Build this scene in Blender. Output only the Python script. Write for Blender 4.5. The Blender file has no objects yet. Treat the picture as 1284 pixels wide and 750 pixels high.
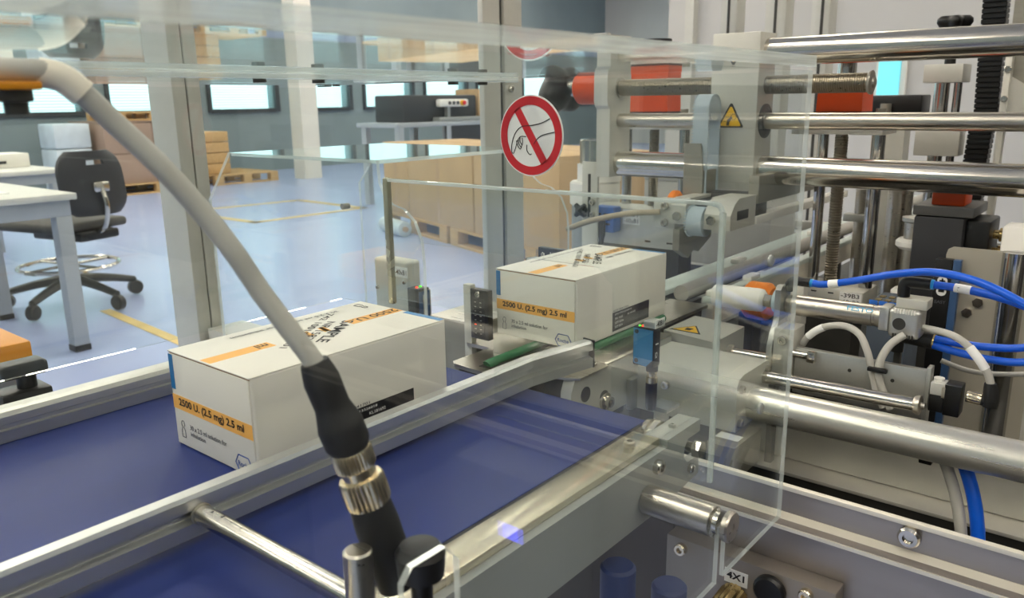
import bpy, bmesh, math, random
from mathutils import Vector, Matrix
random.seed(7)
C = bpy.context.scene.collection
sc = bpy.context.scene
R = math.radians

# ------------------------------------------------------------------ camera
cam_d = bpy.data.cameras.new('camera')
cam = bpy.data.objects.new('camera', cam_d); C.objects.link(cam)
sc.camera = cam
cam_d.sensor_width = 36.0
cam_d.lens = 36.0*1003.6/1284
cam_d.clip_start = 0.01; cam_d.clip_end = 200
yaw, pitch, roll = R(129.606), R(-13.801), R(-0.8413)
f = Vector((math.cos(pitch)*math.cos(yaw), math.cos(pitch)*math.sin(yaw), math.sin(pitch)))
r0 = Vector((math.sin(yaw), -math.cos(yaw), 0)); u0 = r0.cross(f)
cr, cs = math.cos(roll), math.sin(roll)
rr = cr*r0+cs*u0; uu = -cs*r0+cr*u0
m = Matrix((rr, uu, -f)).transposed().to_4x4(); m.translation = Vector((0, 0, 1.16))
cam.matrix_world = m
cam_d.dof.use_dof = True
cam_d.dof.focus_distance = 0.72
cam_d.dof.aperture_fstop = 14.0

# ------------------------------------------------------------------ world and exposure
w = bpy.data.worlds.new('sky'); sc.world = w; w.use_nodes = True
nt = w.node_tree; bg = nt.nodes['Background']
bg.inputs[0].default_value = (0.56, 0.87, 0.89, 1); bg.inputs[1].default_value = 1.5
sc.view_settings.view_transform = 'Standard'
sc.view_settings.look = 'None'
sc.view_settings.exposure = 1.0
sc.view_settings.gamma = 1.0
sc.view_settings.use_curve_mapping = False
sc.cycles.transparent_max_bounces = 24
LAMP = 17.0          # emission of the ceiling luminaires

# ------------------------------------------------------------------ materials
def lin(c):
    o = []
    for v in c[:3]:
        v = v/255.0
        o.append(v/12.92 if v <= .04045 else ((v+.055)/1.055)**2.4)
    return (o[0], o[1], o[2], 1)
MATS = {}
def mat(name, col, rough=.5, metal=0., noise=.04, scale=(30, 30, 30), bump=0., spec=.5, coat=0., emit=0.):
    if name in MATS: return MATS[name]
    m = bpy.data.materials.new(name); m.use_nodes = True; MATS[name] = m
    n = m.node_tree.nodes; l = m.node_tree.links
    b = n['Principled BSDF']
    b.inputs['Roughness'].default_value = rough; b.inputs['Metallic'].default_value = metal
    b.inputs['Specular IOR Level'].default_value = spec
    b.inputs['Coat Weight'].default_value = coat
    tc = n.new('ShaderNodeTexCoord'); mp = n.new('ShaderNodeMapping'); mp.inputs['Scale'].default_value = scale
    l.new(tc.outputs['Object'], mp.inputs[0])
    nz = n.new('ShaderNodeTexNoise'); nz.inputs['Scale'].default_value = 1.0; nz.inputs['Detail'].default_value = 3
    l.new(mp.outputs[0], nz.inputs['Vector'])
    c = lin(col)
    mx = n.new('ShaderNodeMix'); mx.data_type = 'RGBA'
    mx.inputs[6].default_value = tuple(max(0, v*(1-noise*2)) for v in c[:3])+(1,)
    mx.inputs[7].default_value = tuple(min(1, v*(1+noise*2)) for v in c[:3])+(1,)
    l.new(nz.outputs['Fac'], mx.inputs[0]); l.new(mx.outputs[2], b.inputs['Base Color'])
    if metal > .3:
        mr = n.new('ShaderNodeMapRange'); mr.inputs[3].default_value = max(.02, rough-.08); mr.inputs[4].default_value = rough+.08
        l.new(nz.outputs['Fac'], mr.inputs[0]); l.new(mr.outputs[0], b.inputs['Roughness'])
    if bump:
        bp = n.new('ShaderNodeBump'); bp.inputs['Strength'].default_value = bump; bp.inputs['Distance'].default_value = .001
        l.new(nz.outputs['Fac'], bp.inputs['Height']); l.new(bp.outputs[0], b.inputs['Normal'])
    if emit:
        b.inputs['Emission Color'].default_value = c; b.inputs['Emission Strength'].default_value = emit
    return m

def acrylic(name, edge=False, body=.5, tint=(.97, .985, .98)):
    m = bpy.data.materials.new(name); m.use_nodes = True; MATS[name] = m
    n = m.node_tree.nodes; l = m.node_tree.links
    for x in list(n): n.remove(x)
    out = n.new('ShaderNodeOutputMaterial')
    g = n.new('ShaderNodeNewGeometry'); d = n.new('ShaderNodeVectorMath'); d.operation = 'DOT_PRODUCT'
    l.new(g.outputs['Incoming'], d.inputs[0]); l.new(g.outputs['Normal'], d.inputs[1])
    def M(op, a, b=None):
        k = n.new('ShaderNodeMath'); k.operation = op
        for i, v in enumerate((a, b)):
            if v is None: continue
            if isinstance(v, (int, float)): k.inputs[i].default_value = v
            else: l.new(v, k.inputs[i])
        return k.outputs[0]
    s = M('POWER', M('SUBTRACT', 1.0, M('ABSOLUTE', d.outputs['Value'])), 5.0)
    fr = M('ADD', M('MULTIPLY', s, .966), .034)
    nz = n.new('ShaderNodeTexNoise'); nz.inputs['Scale'].default_value = 6
    tr = n.new('ShaderNodeBsdfTransparent'); tr.inputs[0].default_value = tint+(1,)
    gl = n.new('ShaderNodeBsdfGlossy'); gl.inputs['Roughness'].default_value = .015
    gl.inputs[0].default_value = (.97, .99, .99, 1)
    base = tr.outputs[0]
    if edge:
        df = n.new('ShaderNodeBsdfDiffuse'); df.inputs[0].default_value = (.82, .88, .85, 1)
        tl = n.new('ShaderNodeBsdfTranslucent'); tl.inputs[0].default_value = (.82, .88, .85, 1)
        a = n.new('ShaderNodeMixShader'); a.inputs[0].default_value = .45
        l.new(df.outputs[0], a.inputs[1]); l.new(tl.outputs[0], a.inputs[2])
        k = n.new('ShaderNodeMixShader')
        l.new(M('MULTIPLY_ADD', nz.outputs['Fac'], .3), k.inputs[0])
        k.inputs[0].links[0].from_node.inputs[2].default_value = body-.15
        l.new(tr.outputs[0], k.inputs[1]); l.new(a.outputs[0], k.inputs[2])
        base = k.outputs[0]
    mx = n.new('ShaderNodeMixShader'); l.new(fr, mx.inputs[0]); l.new(base, mx.inputs[1]); l.new(gl.outputs[0], mx.inputs[2])
    l.new(mx.outputs[0], out.inputs[0])
    return m

def emis(name, col, strength):
    m = bpy.data.materials.new(name); m.use_nodes = True; MATS[name] = m
    n = m.node_tree.nodes; l = m.node_tree.links
    b = n['Principled BSDF']; b.inputs['Base Color'].default_value = lin(col)
    nz = n.new('ShaderNodeTexNoise'); nz.inputs['Scale'].default_value = 2
    mr = n.new('ShaderNodeMapRange'); mr.inputs[3].default_value = strength*.92; mr.inputs[4].default_value = strength*1.08
    l.new(nz.outputs['Fac'], mr.inputs[0]); l.new(mr.outputs[0], b.inputs['Emission Strength'])
    b.inputs['Emission Color'].default_value = lin(col)
    return m

ALU = mat('anodised_aluminium', (196, 196, 190), .38, .85, .03, (400, 20, 400))
ALUY = mat('extruded_rail_aluminium', (206, 207, 205), .33, .8, .02, (300, 8, 300))
ALUM = mat('matt_machined_aluminium', (200, 199, 189), .42, .28, .03, (60, 300, 60))
STEEL = mat('polished_stainless', (205, 200, 190), .16, 1., .03, (10, 300, 300))
STEELB = mat('brushed_stainless', (196, 190, 178), .3, 1., .06, (20, 300, 300))
STEELD = mat('dull_steel_plate', (160, 156, 144), .42, .6, .05, (20, 200, 200))
STEELV = mat('chromed_column_steel', (190, 190, 188), .14, 1., .03, (200, 200, 10))
SCREWS = mat('threaded_steel', (150, 142, 126), .3, 1., .05, (200, 200, 200))
DARKST = mat('dark_machine_steel', (70, 69, 65), .45, .5, .06, (60, 60, 60))
GREYP = mat('grey_painted_plate', (150, 154, 152), .42, .1, .02, (20, 20, 20))
BASEF = mat('machine_base_sheet', (120, 113, 108), .38, .6, .04, (12, 80, 80))
BLACK = mat('black_plastic', (17, 17, 17), .38, 0, .1, (80, 80, 80), .2)
RUB = mat('black_rubber', (24, 25, 26), .55, 0, .08, (60, 60, 60), .2)
WHITE = mat('white_nylon', (236, 234, 226), .45, 0, .02)
LABEL = mat('white_label', (240, 240, 236), .5, 0, .02)
INK = mat('black_ink', (14, 14, 17), .6, 0, .05)
GREYINK = mat('grey_ink', (84, 86, 92), .6, 0, .05)
BLUEINK = mat('blue_ink', (48, 84, 160), .6, 0, .05)
BELT = mat('blue_conveyor_belt', (42, 56, 118), .42, 0, .07, (25, 6, 25), .15, spec=.22)
BELTE = mat('belt_black_edge', (34, 35, 40), .6)
CARD = mat('white_carton_board', (232, 228, 218), .5, 0, .012, (9, 9, 9))
CARDIN = mat('raw_board_edge', (150, 112, 74), .7)
ORANGE = mat('orange_print_band', (250, 186, 92), .5, 0, .02)
CYANB = mat('blue_print_band', (20, 120, 182), .5, 0, .03)
LBLK = mat('black_print_panel', (13, 14, 17), .4, 0, .06)
ORNG = mat('orange_plastic', (210, 72, 4), .4, 0, .04)
ORNL = mat('bright_orange_sponge', (250, 130, 20), .6, 0, .12, (120, 120, 120), .6)
YELL = mat('yellow_painted_plastic', (226, 146, 8), .42, 0, .04)
BLUEC = mat('blue_cap_plastic', (40, 104, 196), .42, 0, .05)
SENSB = mat('sensor_blue_lens', (70, 138, 186), .22, 0, .03, coat=.3)
TUBEB = mat('blue_air_hose', (10, 92, 216), .28, 0, .05)
CABLE = mat('grey_cable_jacket', (184, 182, 174), .5, 0, .03)
SLEEVE = mat('pale_cable_marker', (244, 236, 220), .5, 0, .03)
NICK = mat('nickel_plated_brass', (222, 208, 182), .24, 1., .04)
GOLD = mat('brass_fitting', (214, 188, 130), .25, 1., .05)
TOOTH = mat('grey_blue_timing_belt', (172, 186, 194), .5, 0, .03)
GREEN = mat('green_round_belt', (52, 118, 78), .45, 0, .05)
PALE = mat('pale_wear_strip', (196, 206, 200), .4, 0, .03, (60, 6, 60))
RED = mat('sign_red', (206, 30, 40), .4, 0, .03)
YEL = mat('sign_yellow', (250, 196, 10), .4, 0, .03)
LEDG = emis('green_led', (90, 230, 60), .8)
LEDR = emis('red_led', (255, 70, 30), 1.0)
LCD = emis('blue_lit_display', (50, 70, 255), 4.0)
ACR = acrylic('clear_acrylic'); ACRE = acrylic('acrylic_cut_edge', True, .55); ACRT = acrylic('acrylic_top_edge', True, .40)
FLOOR = mat('pale_blue_epoxy_floor', (172, 186, 224), .26, 0, .05, (1.2, 1.2, 1.2), spec=.5)
TAPE = mat('faded_yellow_tape', (216, 190, 120), .5, 0, .1, (6, 6, 6))
WALLB = mat('blue_grey_wall', (124, 138, 141), .7, 0, .04, (2, 2, 2))
WALLW = mat('light_grey_wall', (192, 191, 185), .7, 0, .02, (2, 2, 2))
CEIL = mat('white_ceiling', (200, 200, 196), .8, 0, .03)
FRAME = mat('dark_window_frame', (52, 58, 62), .5)
BLIND = mat('pale_blind_slat', (186, 214, 216), .5)
WINGL = acrylic('window_glass')
COLW = mat('off_white_column', (226, 222, 210), .6)
KRAFT = mat('kraft_carton', (196, 164, 122), .7, 0, .05, (4, 4, 4))
KRAFT2 = mat('brown_carton', (164, 138, 120), .7, 0, .05, (4, 4, 4))
WOOD = mat('pallet_wood', (200, 164, 112), .7, 0, .14, (3, 40, 40), .2)
DESK = mat('light_desk_laminate', (214, 214, 206), .45, 0, .02)
DESKL = mat('grey_desk_frame', (178, 184, 188), .4, .2, .02)
CHAIR = mat('charcoal_chair_plastic', (40, 42, 46), .5, 0, .04)
CHAIRF = mat('grey_seat_fabric', (92, 90, 86), .8, 0, .06)
FILMW = mat('shrink_wrapped_white', (206, 216, 222), .3, 0, .08, (8, 8, 8))
DARKM = mat('dark_grey_machine_shell', (44, 45, 48), .5)
LMID = emis('luminaire_diffuser', (255, 244, 226), LAMP)

# ------------------------------------------------------------------ mesh helpers
class G:
    def __init__(s): s.bm = bmesh.new()
    def box(s, a, b, bev=0, seg=2, rot=None, piv=None, mi=0):
        lo = [min(a[i], b[i]) for i in range(3)]; hi = [max(a[i], b[i]) for i in range(3)]
        vs = [s.bm.verts.new((x, y, z)) for x in (lo[0], hi[0]) for y in (lo[1], hi[1]) for z in (lo[2], hi[2])]
        q = ((0, 1, 3, 2), (4, 6, 7, 5), (0, 4, 5, 1), (2, 3, 7, 6), (0, 2, 6, 4), (1, 5, 7, 3))
        fs = [s.bm.faces.new([vs[i] for i in k]) for k in q]
        for x in fs: x.material_index = mi
        if bev:
            es = list({e for x in fs for e in x.edges})
            r = bmesh.ops.bevel(s.bm, geom=es, offset=bev, segments=seg, affect='EDGES', profile=.5)
            vs = list({v for x in r['faces'] for v in x.verts} | {v for v in vs if v.is_valid})
        if rot is not None:
            p = Vector(piv) if piv is not None else (Vector(lo)+Vector(hi))/2
            bmesh.ops.rotate(s.bm, verts=[v for v in vs if v.is_valid], cent=p, matrix=rot)
        return s
    def lathe(s, p, d, prof, n=24, mi=0):
        p = Vector(p); d = Vector(d).normalized()
        a = d.orthogonal().normalized(); b = d.cross(a)
        rings = []
        for t, r in prof:
            rings.append([s.bm.verts.new(p+d*t+(a*math.cos(k*2*math.pi/n)+b*math.sin(k*2*math.pi/n))*max(r, 1e-5)) for k in range(n)])
        for i in range(len(rings)-1):
            for k in range(n):
                fc = s.bm.faces.new((rings[i][k], rings[i][(k+1) % n], rings[i+1][(k+1) % n], rings[i+1][k])); fc.material_index = mi
        if prof[0][1] > 1e-4: s.bm.faces.new(rings[0][::-1]).material_index = mi
        if prof[-1][1] > 1e-4: s.bm.faces.new(rings[-1]).material_index = mi
        return s
    def cyl(s, p0, p1, r, n=24, bev=0, r2=None, mi=0):
        p0 = Vector(p0); p1 = Vector(p1); L = (p1-p0).length; r2 = r if r2 is None else r2
        pr = [(0, r), (L, r2)] if not bev else [(0, r-bev), (bev, r), (L-bev, r2), (L, r2-bev)]
        return s.lathe(p0, p1-p0, pr, n, mi)
    def hexn(s, p0, p1, r): return s.cyl(p0, p1, r, 6)
    def thread(s, p0, p1, r, pitch, dr=None):
        p0 = Vector(p0); p1 = Vector(p1); L = (p1-p0).length; dr = dr or r*.09; k = int(L/pitch); pr = []
        for i in range(k): pr += [(i*pitch, r-dr), (i*pitch+pitch*.25, r), (i*pitch+pitch*.6, r), (i*pitch+pitch*.85, r-dr)]
        return s.lathe(p0, p1-p0, pr+[(L, r-dr)], 20)
    def knurl(s, p0, p1, r, n=28, dr=None):
        p0 = Vector(p0); p1 = Vector(p1); d = (p1-p0); L = d.length; d.normalize(); dr = dr or r*.07
        a = d.orthogonal().normalized(); b = d.cross(a); rings = []
        for t, sc_ in ((0, .93), (L*.12, 1), (L*.88, 1), (L, .93)):
            rings.append([s.bm.verts.new(p0+d*t+(a*math.cos(k*math.pi/n)+b*math.sin(k*math.pi/n))*(r*sc_-(dr if k % 2 else 0))) for k in range(2*n)])
        for i in range(3):
            for k in range(2*n):
                s.bm.faces.new((rings[i][k], rings[i][(k+1) % (2*n)], rings[i+1][(k+1) % (2*n)], rings[i+1][k]))
        s.bm.faces.new(rings[0][::-1]); s.bm.faces.new(rings[-1]); return s
    def tube(s, pts, r, n=12, sub=8, radii=None, mi=0):
        P = [Vector(p) for p in pts]; Q = []; RR = []
        for i in range(len(P)-1):
            a = P[max(i-1, 0)]; b = P[i]; c = P[i+1]; d = P[min(i+2, len(P)-1)]
            for k in range(sub if len(P) > 2 else 1):
                t = k/sub
                Q.append(.5*((2*b)+(c-a)*t+(2*a-5*b+4*c-d)*t*t+(3*b-a-3*c+d)*t**3))
                RR.append(r if radii is None else radii[i]*(1-t)+radii[i+1]*t)
        Q.append(P[-1]); RR.append(r if radii is None else radii[-1])
        up = None; rings = []
        for i, q in enumerate(Q):
            d = (Q[min(i+1, len(Q)-1)]-Q[max(i-1, 0)]).normalized()
            a = d.orthogonal().normalized() if up is None else (up-d*up.dot(d)).normalized()
            up = a; b = d.cross(a)
            rings.append([s.bm.verts.new(q+(a*math.cos(k*2*math.pi/n)+b*math.sin(k*2*math.pi/n))*RR[i]) for k in range(n)])
        for i in range(len(rings)-1):
            for k in range(n):
                s.bm.faces.new((rings[i][k], rings[i][(k+1) % n], rings[i+1][(k+1) % n], rings[i+1][k])).material_index = mi
        s.bm.faces.new(rings[0][::-1]).material_index = mi; s.bm.faces.new(rings[-1]).material_index = mi
        return s
    def prism(s, poly, plane, v0, v1, capmi=0, sidemi=0):
        def P(u, v, t):
            return {'xy': (u, v, t), 'xz': (u, t, v), 'yz': (t, u, v)}[plane]
        A = [s.bm.verts.new(P(u, v, v0)) for u, v in poly]; B = [s.bm.verts.new(P(u, v, v1)) for u, v in poly]
        s.bm.faces.new(A).material_index = capmi; s.bm.faces.new(B[::-1]).material_index = capmi
        n = len(poly)
        for i in range(n):
            s.bm.faces.new((A[i], A[(i+1) % n], B[(i+1) % n], B[i])).material_index = sidemi
        return s
    def quad(s, pts, mi=0):
        s.bm.faces.new([s.bm.verts.new(p) for p in pts]).material_index = mi; return s
    def ball(s, c, r, sc_=(1, 1, 1), n=16):
        mtx = Matrix.Translation(c) @ Matrix.Diagonal((sc_[0]*r, sc_[1]*r, sc_[2]*r, 1))
        bmesh.ops.create_uvsphere(s.bm, u_segments=n, v_segments=n//2+2, radius=1, matrix=mtx); return s
    def build(s, name, mats, parent=None, ang=32):
        bmesh.ops.recalc_face_normals(s.bm, faces=s.bm.faces[:])
        me = bpy.data.meshes.new(name)
        org = Vector((0, 0, 0))
        if parent is None:
            xs = [v.co for v in s.bm.verts]
            org = Vector((sum((min(v[i] for v in xs), max(v[i] for v in xs)))/2 for i in range(3)))
            org.z = min(v.z for v in xs)
        else:
            p = parent
            while p is not None: org += p.location; p = p.parent
        bmesh.ops.translate(s.bm, verts=s.bm.verts[:], vec=-org)
        s.bm.to_mesh(me); s.bm.free()
        for mm in (mats if isinstance(mats, (list, tuple)) else [mats]): me.materials.append(mm)
        me.polygons.foreach_set('use_smooth', [True]*len(me.polygons))
        me.set_sharp_from_angle(angle=R(ang))
        o = bpy.data.objects.new(name, me); C.objects.link(o)
        if parent is None: o.location = org
        else: o.parent = parent
        return o

def tag(o, label=None, cat=None, group=None, kind=None):
    for k, v in (('label', label), ('category', cat), ('group', group), ('kind', kind)):
        if v: o[k] = v
    return o
def thing(name, label, cat, loc, group=None):
    o = bpy.data.objects.new(name, None); C.objects.link(o); o.location = loc; o.empty_display_size = .02
    return tag(o, label, cat, group)
def text(s, org, xd, yd, w, h, m, parent, name='lettering', bold=.014):
    cu = bpy.data.curves.new('t', 'FONT'); cu.body = s; cu.resolution_u = 3; cu.offset = bold
    ob = bpy.data.objects.new('t', cu); C.objects.link(ob)
    bpy.context.view_layer.update()
    me = bpy.data.meshes.new_from_object(ob.evaluated_get(bpy.context.evaluated_depsgraph_get()))
    bpy.data.objects.remove(ob); bpy.data.curves.remove(cu)
    xs = [v.co.x for v in me.vertices]; ys = [v.co.y for v in me.vertices]
    x0, x1, y0, y1 = min(xs), max(xs), min(ys), max(ys)
    xd = Vector(xd).normalized(); yd = Vector(yd).normalized(); zd = xd.cross(yd)
    sy = h/(y1-y0); sx = w/(x1-x0) if w else sy
    off = Vector((0, 0, 0)); p = parent
    while p is not None: off += p.location; p = p.parent
    for v in me.vertices:
        v.co = Vector(org)+xd*((v.co.x-x0)*sx)+yd*((v.co.y-y0)*sy)+zd*.00015-off
    me.materials.clear(); me.materials.append(m)
    o = bpy.data.objects.new(name, me); C.objects.link(o); o.parent = parent
    return o
def copy_tree(o, parent=None):
    c = o.copy(); C.objects.link(c)
    if parent is not None: c.parent = parent
    for ch in list(o.children): copy_tree(ch, c)
    return c
def struct(name, g, m, parent=None):
    o = g.build(name, m, parent)
    if parent is None: o['kind'] = 'structure'
    return o
def screw(p, d, r, parent, name='screw', m=None, hexa=False):
    d = Vector(d).normalized(); p = Vector(p)
    g = G()
    if hexa: g.hexn(p, p+d*r*.7, r)
    else: g.lathe(p, d, [(0, r), (r*.75, r), (r*.95, r*.85), (r*.95, r*.5), (r*.5, r*.45)], 16)
    return g.build(name, m or STEEL, parent)
X, Y, Z = Vector((1, 0, 0)), Vector((0, 1, 0)), Vector((0, 0, 1))

# ================================================================== SETTING
XW, XR, YN, YF, ZC = -13.0, 5.0, -6.0, 20.0, 4.3
struct('floor', G().box((XW-.2, YN-.2, -.1), (XR+.2, YF+.2, 0)), FLOOR)
struct('ceiling', G().box((XW-.2, YN-.2, ZC), (XR+.2, YF+.2, ZC+.1)), CEIL)
WW, WP, WY0, SILL, HEAD = 1.28, 1.72, 5.94, 1.12, 2.5
wins = [WY0+WP*k for k in range(-4, 8)]
g = G()
g.box((XW-.2, YN-.2, 0), (XW, YF+.2, SILL)); g.box((XW-.2, YN-.2, HEAD), (XW, YF+.2, ZC))
ys = YN-.2
for y in wins:
    g.box((XW-.2, ys, SILL), (XW, y, HEAD)); ys = y+WW
g.box((XW-.2, ys, SILL), (XW, YF+.2, HEAD))
struct('wall_left', g, WALLB)
struct('wall_back', G().box((XW, YF, 0), (XR, YF+.2, ZC)), WALLW)
struct('wall_right', G().box((XR, YN, 0), (XR+.2, YF, ZC)), mat('mid_grey_wall', (92, 91, 89), .7))
struct('wall_front', G().box((XW, YN-.2, 0), (XR, YN, ZC)), WALLB)
for i, y in enumerate(wins):
    wn = G().box((XW-.02, y-.06, SILL-.06), (XW+.05, y, HEAD+.06)).box((XW-.02, y+WW, SILL-.06), (XW+.05, y+WW+.09, HEAD+.06)) \
        .box((XW-.02, y, SILL-.07), (XW+.05, y+WW, SILL)).box((XW-.02, y, HEAD), (XW+.05, y+WW, HEAD+.06)).build('window_%d' % (i+1), FRAME)
    tag(wn, kind='structure')
    G().box((XW-.12, y, SILL), (XW-.11, y+WW, HEAD)).build('pane', WINGL, wn)
    sl = G()
    for k in range(32):
        z = SILL+.02+k*.043
        sl.quad([(XW-.06, y+.02, z), (XW-.06, y+WW-.02, z), (XW-.04, y+WW-.02, z+.010), (XW-.04, y+.02, z+.010)])
    tag(sl.build('blind_slats', BLIND, wn), kind='stuff')
# lighter partition behind the machine, right
pt = struct('wall_partition', G().box((-2.75, 5.0, 0), (XR, 5.12, ZC)), WALLW)
g = G()
for x in (-2.55, -2.05, -1.75, -.95): g.box((x, 4.95, 0), (x+.07, 5.0, 3.2))
for i, x in enumerate((-2.6, -1.78)):
    G().box((x, 4.94, 0), (x+.06, 5.0, 3.4)).build('trim', ALUM, pt)
gw = tag(G().box((-1.40, 4.97, 1.15), (-1.24, 5.0, 1.40)).build('window_20', COLW), kind='structure')
G().box((-1.385, 4.955, 1.165), (-1.27, 4.969, 1.385)).build('pane', emis('daylit_pane', (110, 205, 218), .42), gw)
# column
cl = struct('trim_column', G().box((-11.2, 7.98, 0), (-10.9, 8.30, ZC)), COLW)
# ceiling luminaires
lum = None; k = 0
for ix, x in enumerate((-11.5, -9, -6.5, -4, -1.7, .8, 3.2)):
    for iy, y in enumerate((-4.2, -1.4, 1.4, 4.2, 8, 11.5, 15)):
        if iy == 2 and ix in (4, 5): continue      # no luminaire straight above the machine
        lbl = 'long white ceiling strip luminaire, %s row from the window wall, %s from the front wall' % (('first', 'second', 'third', 'fourth', 'fifth', 'sixth', 'seventh')[ix], ('first', 'second', 'third', 'fourth', 'fifth', 'sixth', 'last')[iy])
        if lum is None:
            lum = thing('ceiling_luminaire', lbl, 'lamp', (x, y, ZC-.16), 'ceiling strip luminaires')
            G().box((x-.09, y-.95, ZC-.12), (x+.09, y+.95, ZC), .01).build('housing', WHITE, lum)
            G().box((x-.08, y-.93, ZC-.16), (x+.08, y+.93, ZC-.121)).build('diffuser', LMID, lum)
        else:
            c = copy_tree(lum); c.location = (x, y, ZC-.16); c['label'] = lbl
# floor tape
def strip(pts, wd):
    g = G()
    for a, b in zip(pts, pts[1:]):
        a = Vector((a[0], a[1], .004)); b = Vector((b[0], b[1], .004)); d = (b-a).normalized(); nn = Vector((-d.y, d.x, 0))*wd/2
        a -= d*wd/2; b += d*wd/2
        vs = [a+nn, a-nn, b-nn, b+nn]
        lo = [g.bm.verts.new((v.x, v.y, .0005)) for v in vs]; hi = [g.bm.verts.new((v.x, v.y, .003)) for v in vs]
        g.bm.faces.new(hi); g.bm.faces.new(lo[::-1])
        for i in range(4): g.bm.faces.new((lo[i], lo[(i+1) % 4], hi[(i+1) % 4], hi[i]))
    return g
tag(strip([(-8.0, 4.615), (-7.24, 4.63), (-7.2, 6.02)], .1).build('floor_tape', TAPE), 'faded yellow floor tape corner nearest the machine, behind the clear guard', 'floor tape')
tag(strip([(-7.2, 6.02), (-8.5, 6.09), (-8.65, 5.0)], .1).build('floor_tape', TAPE), 'faded yellow floor tape corner farther back on the blue floor', 'floor tape')
tag(strip([(-4.75, 2.0), (-3.2, 1.89)], .06).build('floor_tape', TAPE), 'pale tape line on the floor beside the desk leg', 'floor tape')

# ================================================================== BACKGROUND FURNITURE
d = thing('desk', 'light grey office desk with square legs, nearest on the left beside the chair', 'desk', (-4.5, .9, 0))
ZT = .775
G().box((-5.15, -.2, ZT-.03), (-4.0, 1.62, ZT), .004).build('desk_top', DESK, d)
G().box((-5.1, -.15, ZT-.11), (-4.04, 1.6, ZT-.031), .003).build('frame', DESKL, d)
for x in (-4.115, -5.1):
    for y in (1.53, -.1):
        lg = G().box((x, y, .03), (x+.075, y+.07, ZT-.11), .003).build('leg', DESKL, d)
        G().box((x-.002, y-.002, 0), (x+.077, y+.072, .03)).build('foot', BLACK, lg)
d = thing('desk', 'light desk farther back holding the cream desktop device', 'desk', (-6.8, 2.0, 0))
G().box((-7.6, 1.2, .72), (-6.1, 2.42, .75), .004).build('desk_top', DESK, d)
G().box((-7.55, 1.25, .65), (-6.14, 2.4, .719)).build('frame', DESKL, d)
for x in (-6.2, -7.55):
    for y in (2.33, 1.25): G().box((x, y, 0), (x+.07, y+.07, .65)).build('leg', DESKL, d)
dv = thing('desktop_device', 'cream boxy label printer on the rear desk', 'printer', (-6.6, 2.2, .75))
G().box((-6.85, 1.98, .75), (-6.55, 2.36, .85), .01).build('body', WHITE, dv)
G().box((-6.549, 2.05, .78), (-6.545, 2.2, .80)).build('slot', DARKM, dv)
G().box((-6.8, 1.8, .75), (-6.5, 1.95, .82), .01).build('tray', WHITE, dv)
tag(G().box((-4.75, 1.18, ZT), (-4.45, 1.33, ZT+.055), .01).build('parcel', KRAFT), 'small brown parcel lying on the front desk', 'parcel')
tag(G().box((-4.55, 1.22, ZT), (-4.25, 1.42, ZT+.004), .001).build('paper_sheet', LABEL), 'white sheet of paper on the front desk', 'paper')
tag(G().tube([(-6.9, 1.9, .76), (-6.7, 1.75, .9), (-6.6, 1.6, .78)], .012).build('desk_cable', BLACK), 'black cable looped on the rear desk', 'cable')
tag(G().tube([(-5.16, 1.3, .70), (-5.2, 1.42, .4), (-5.1, 1.45, .02)], .006).build('desk_cable', BLACK), 'thin dark cable hanging below the front desk', 'cable')

ch = thing('office_chair', 'charcoal swivel work chair with chrome foot ring beside the desks', 'chair', (-5.06, 1.95, 0))
cx, cy = -5.06, 1.95
for k in range(5):
    a = R(20+72*k); e = Vector((cx+.37*math.cos(a), cy+.37*math.sin(a), .1))
    lg = G().tube([(cx, cy, .17), (cx+.2*math.cos(a), cy+.2*math.sin(a), .14), e], .02, 8, 4, [.032, .026, .02]).build('base_arm', BLACK, ch)
    t = Vector((-math.sin(a), math.cos(a), 0))
    G().cyl(Vector((e.x, e.y, .05))-t*.024, Vector((e.x, e.y, .05))+t*.024, .045, 16, .008).cyl((e.x, e.y, .05), (e.x, e.y, .11), .012, 8).build('caster', BLACK, lg)
G().cyl((cx, cy, .12), (cx, cy, .28), .04).cyl((cx, cy, .28), (cx, cy, .45), .026).build('gas_column', CHAIR, ch)
rg = [(cx+.27*math.cos(a*math.pi/12), cy+.27*math.sin(a*math.pi/12), .25) for a in range(25)]
G().tube(rg, .013, 8, 2).tube([(cx-.27, cy, .25), (cx+.27, cy, .25)], .009, 8).tube([(cx, cy-.27, .25), (cx, cy+.27, .25)], .009, 8).build('foot_ring', STEEL, ch)
G().box((cx-.14, cy-.12, .42), (cx+.12, cy+.3, .475), .015).build('mechanism', BLACK, ch)
g = G().box((cx-.24, cy-.27, .475), (cx+.24, cy+.26, .53), .025, 3); g.build('seat', CHAIRF, ch)
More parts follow.
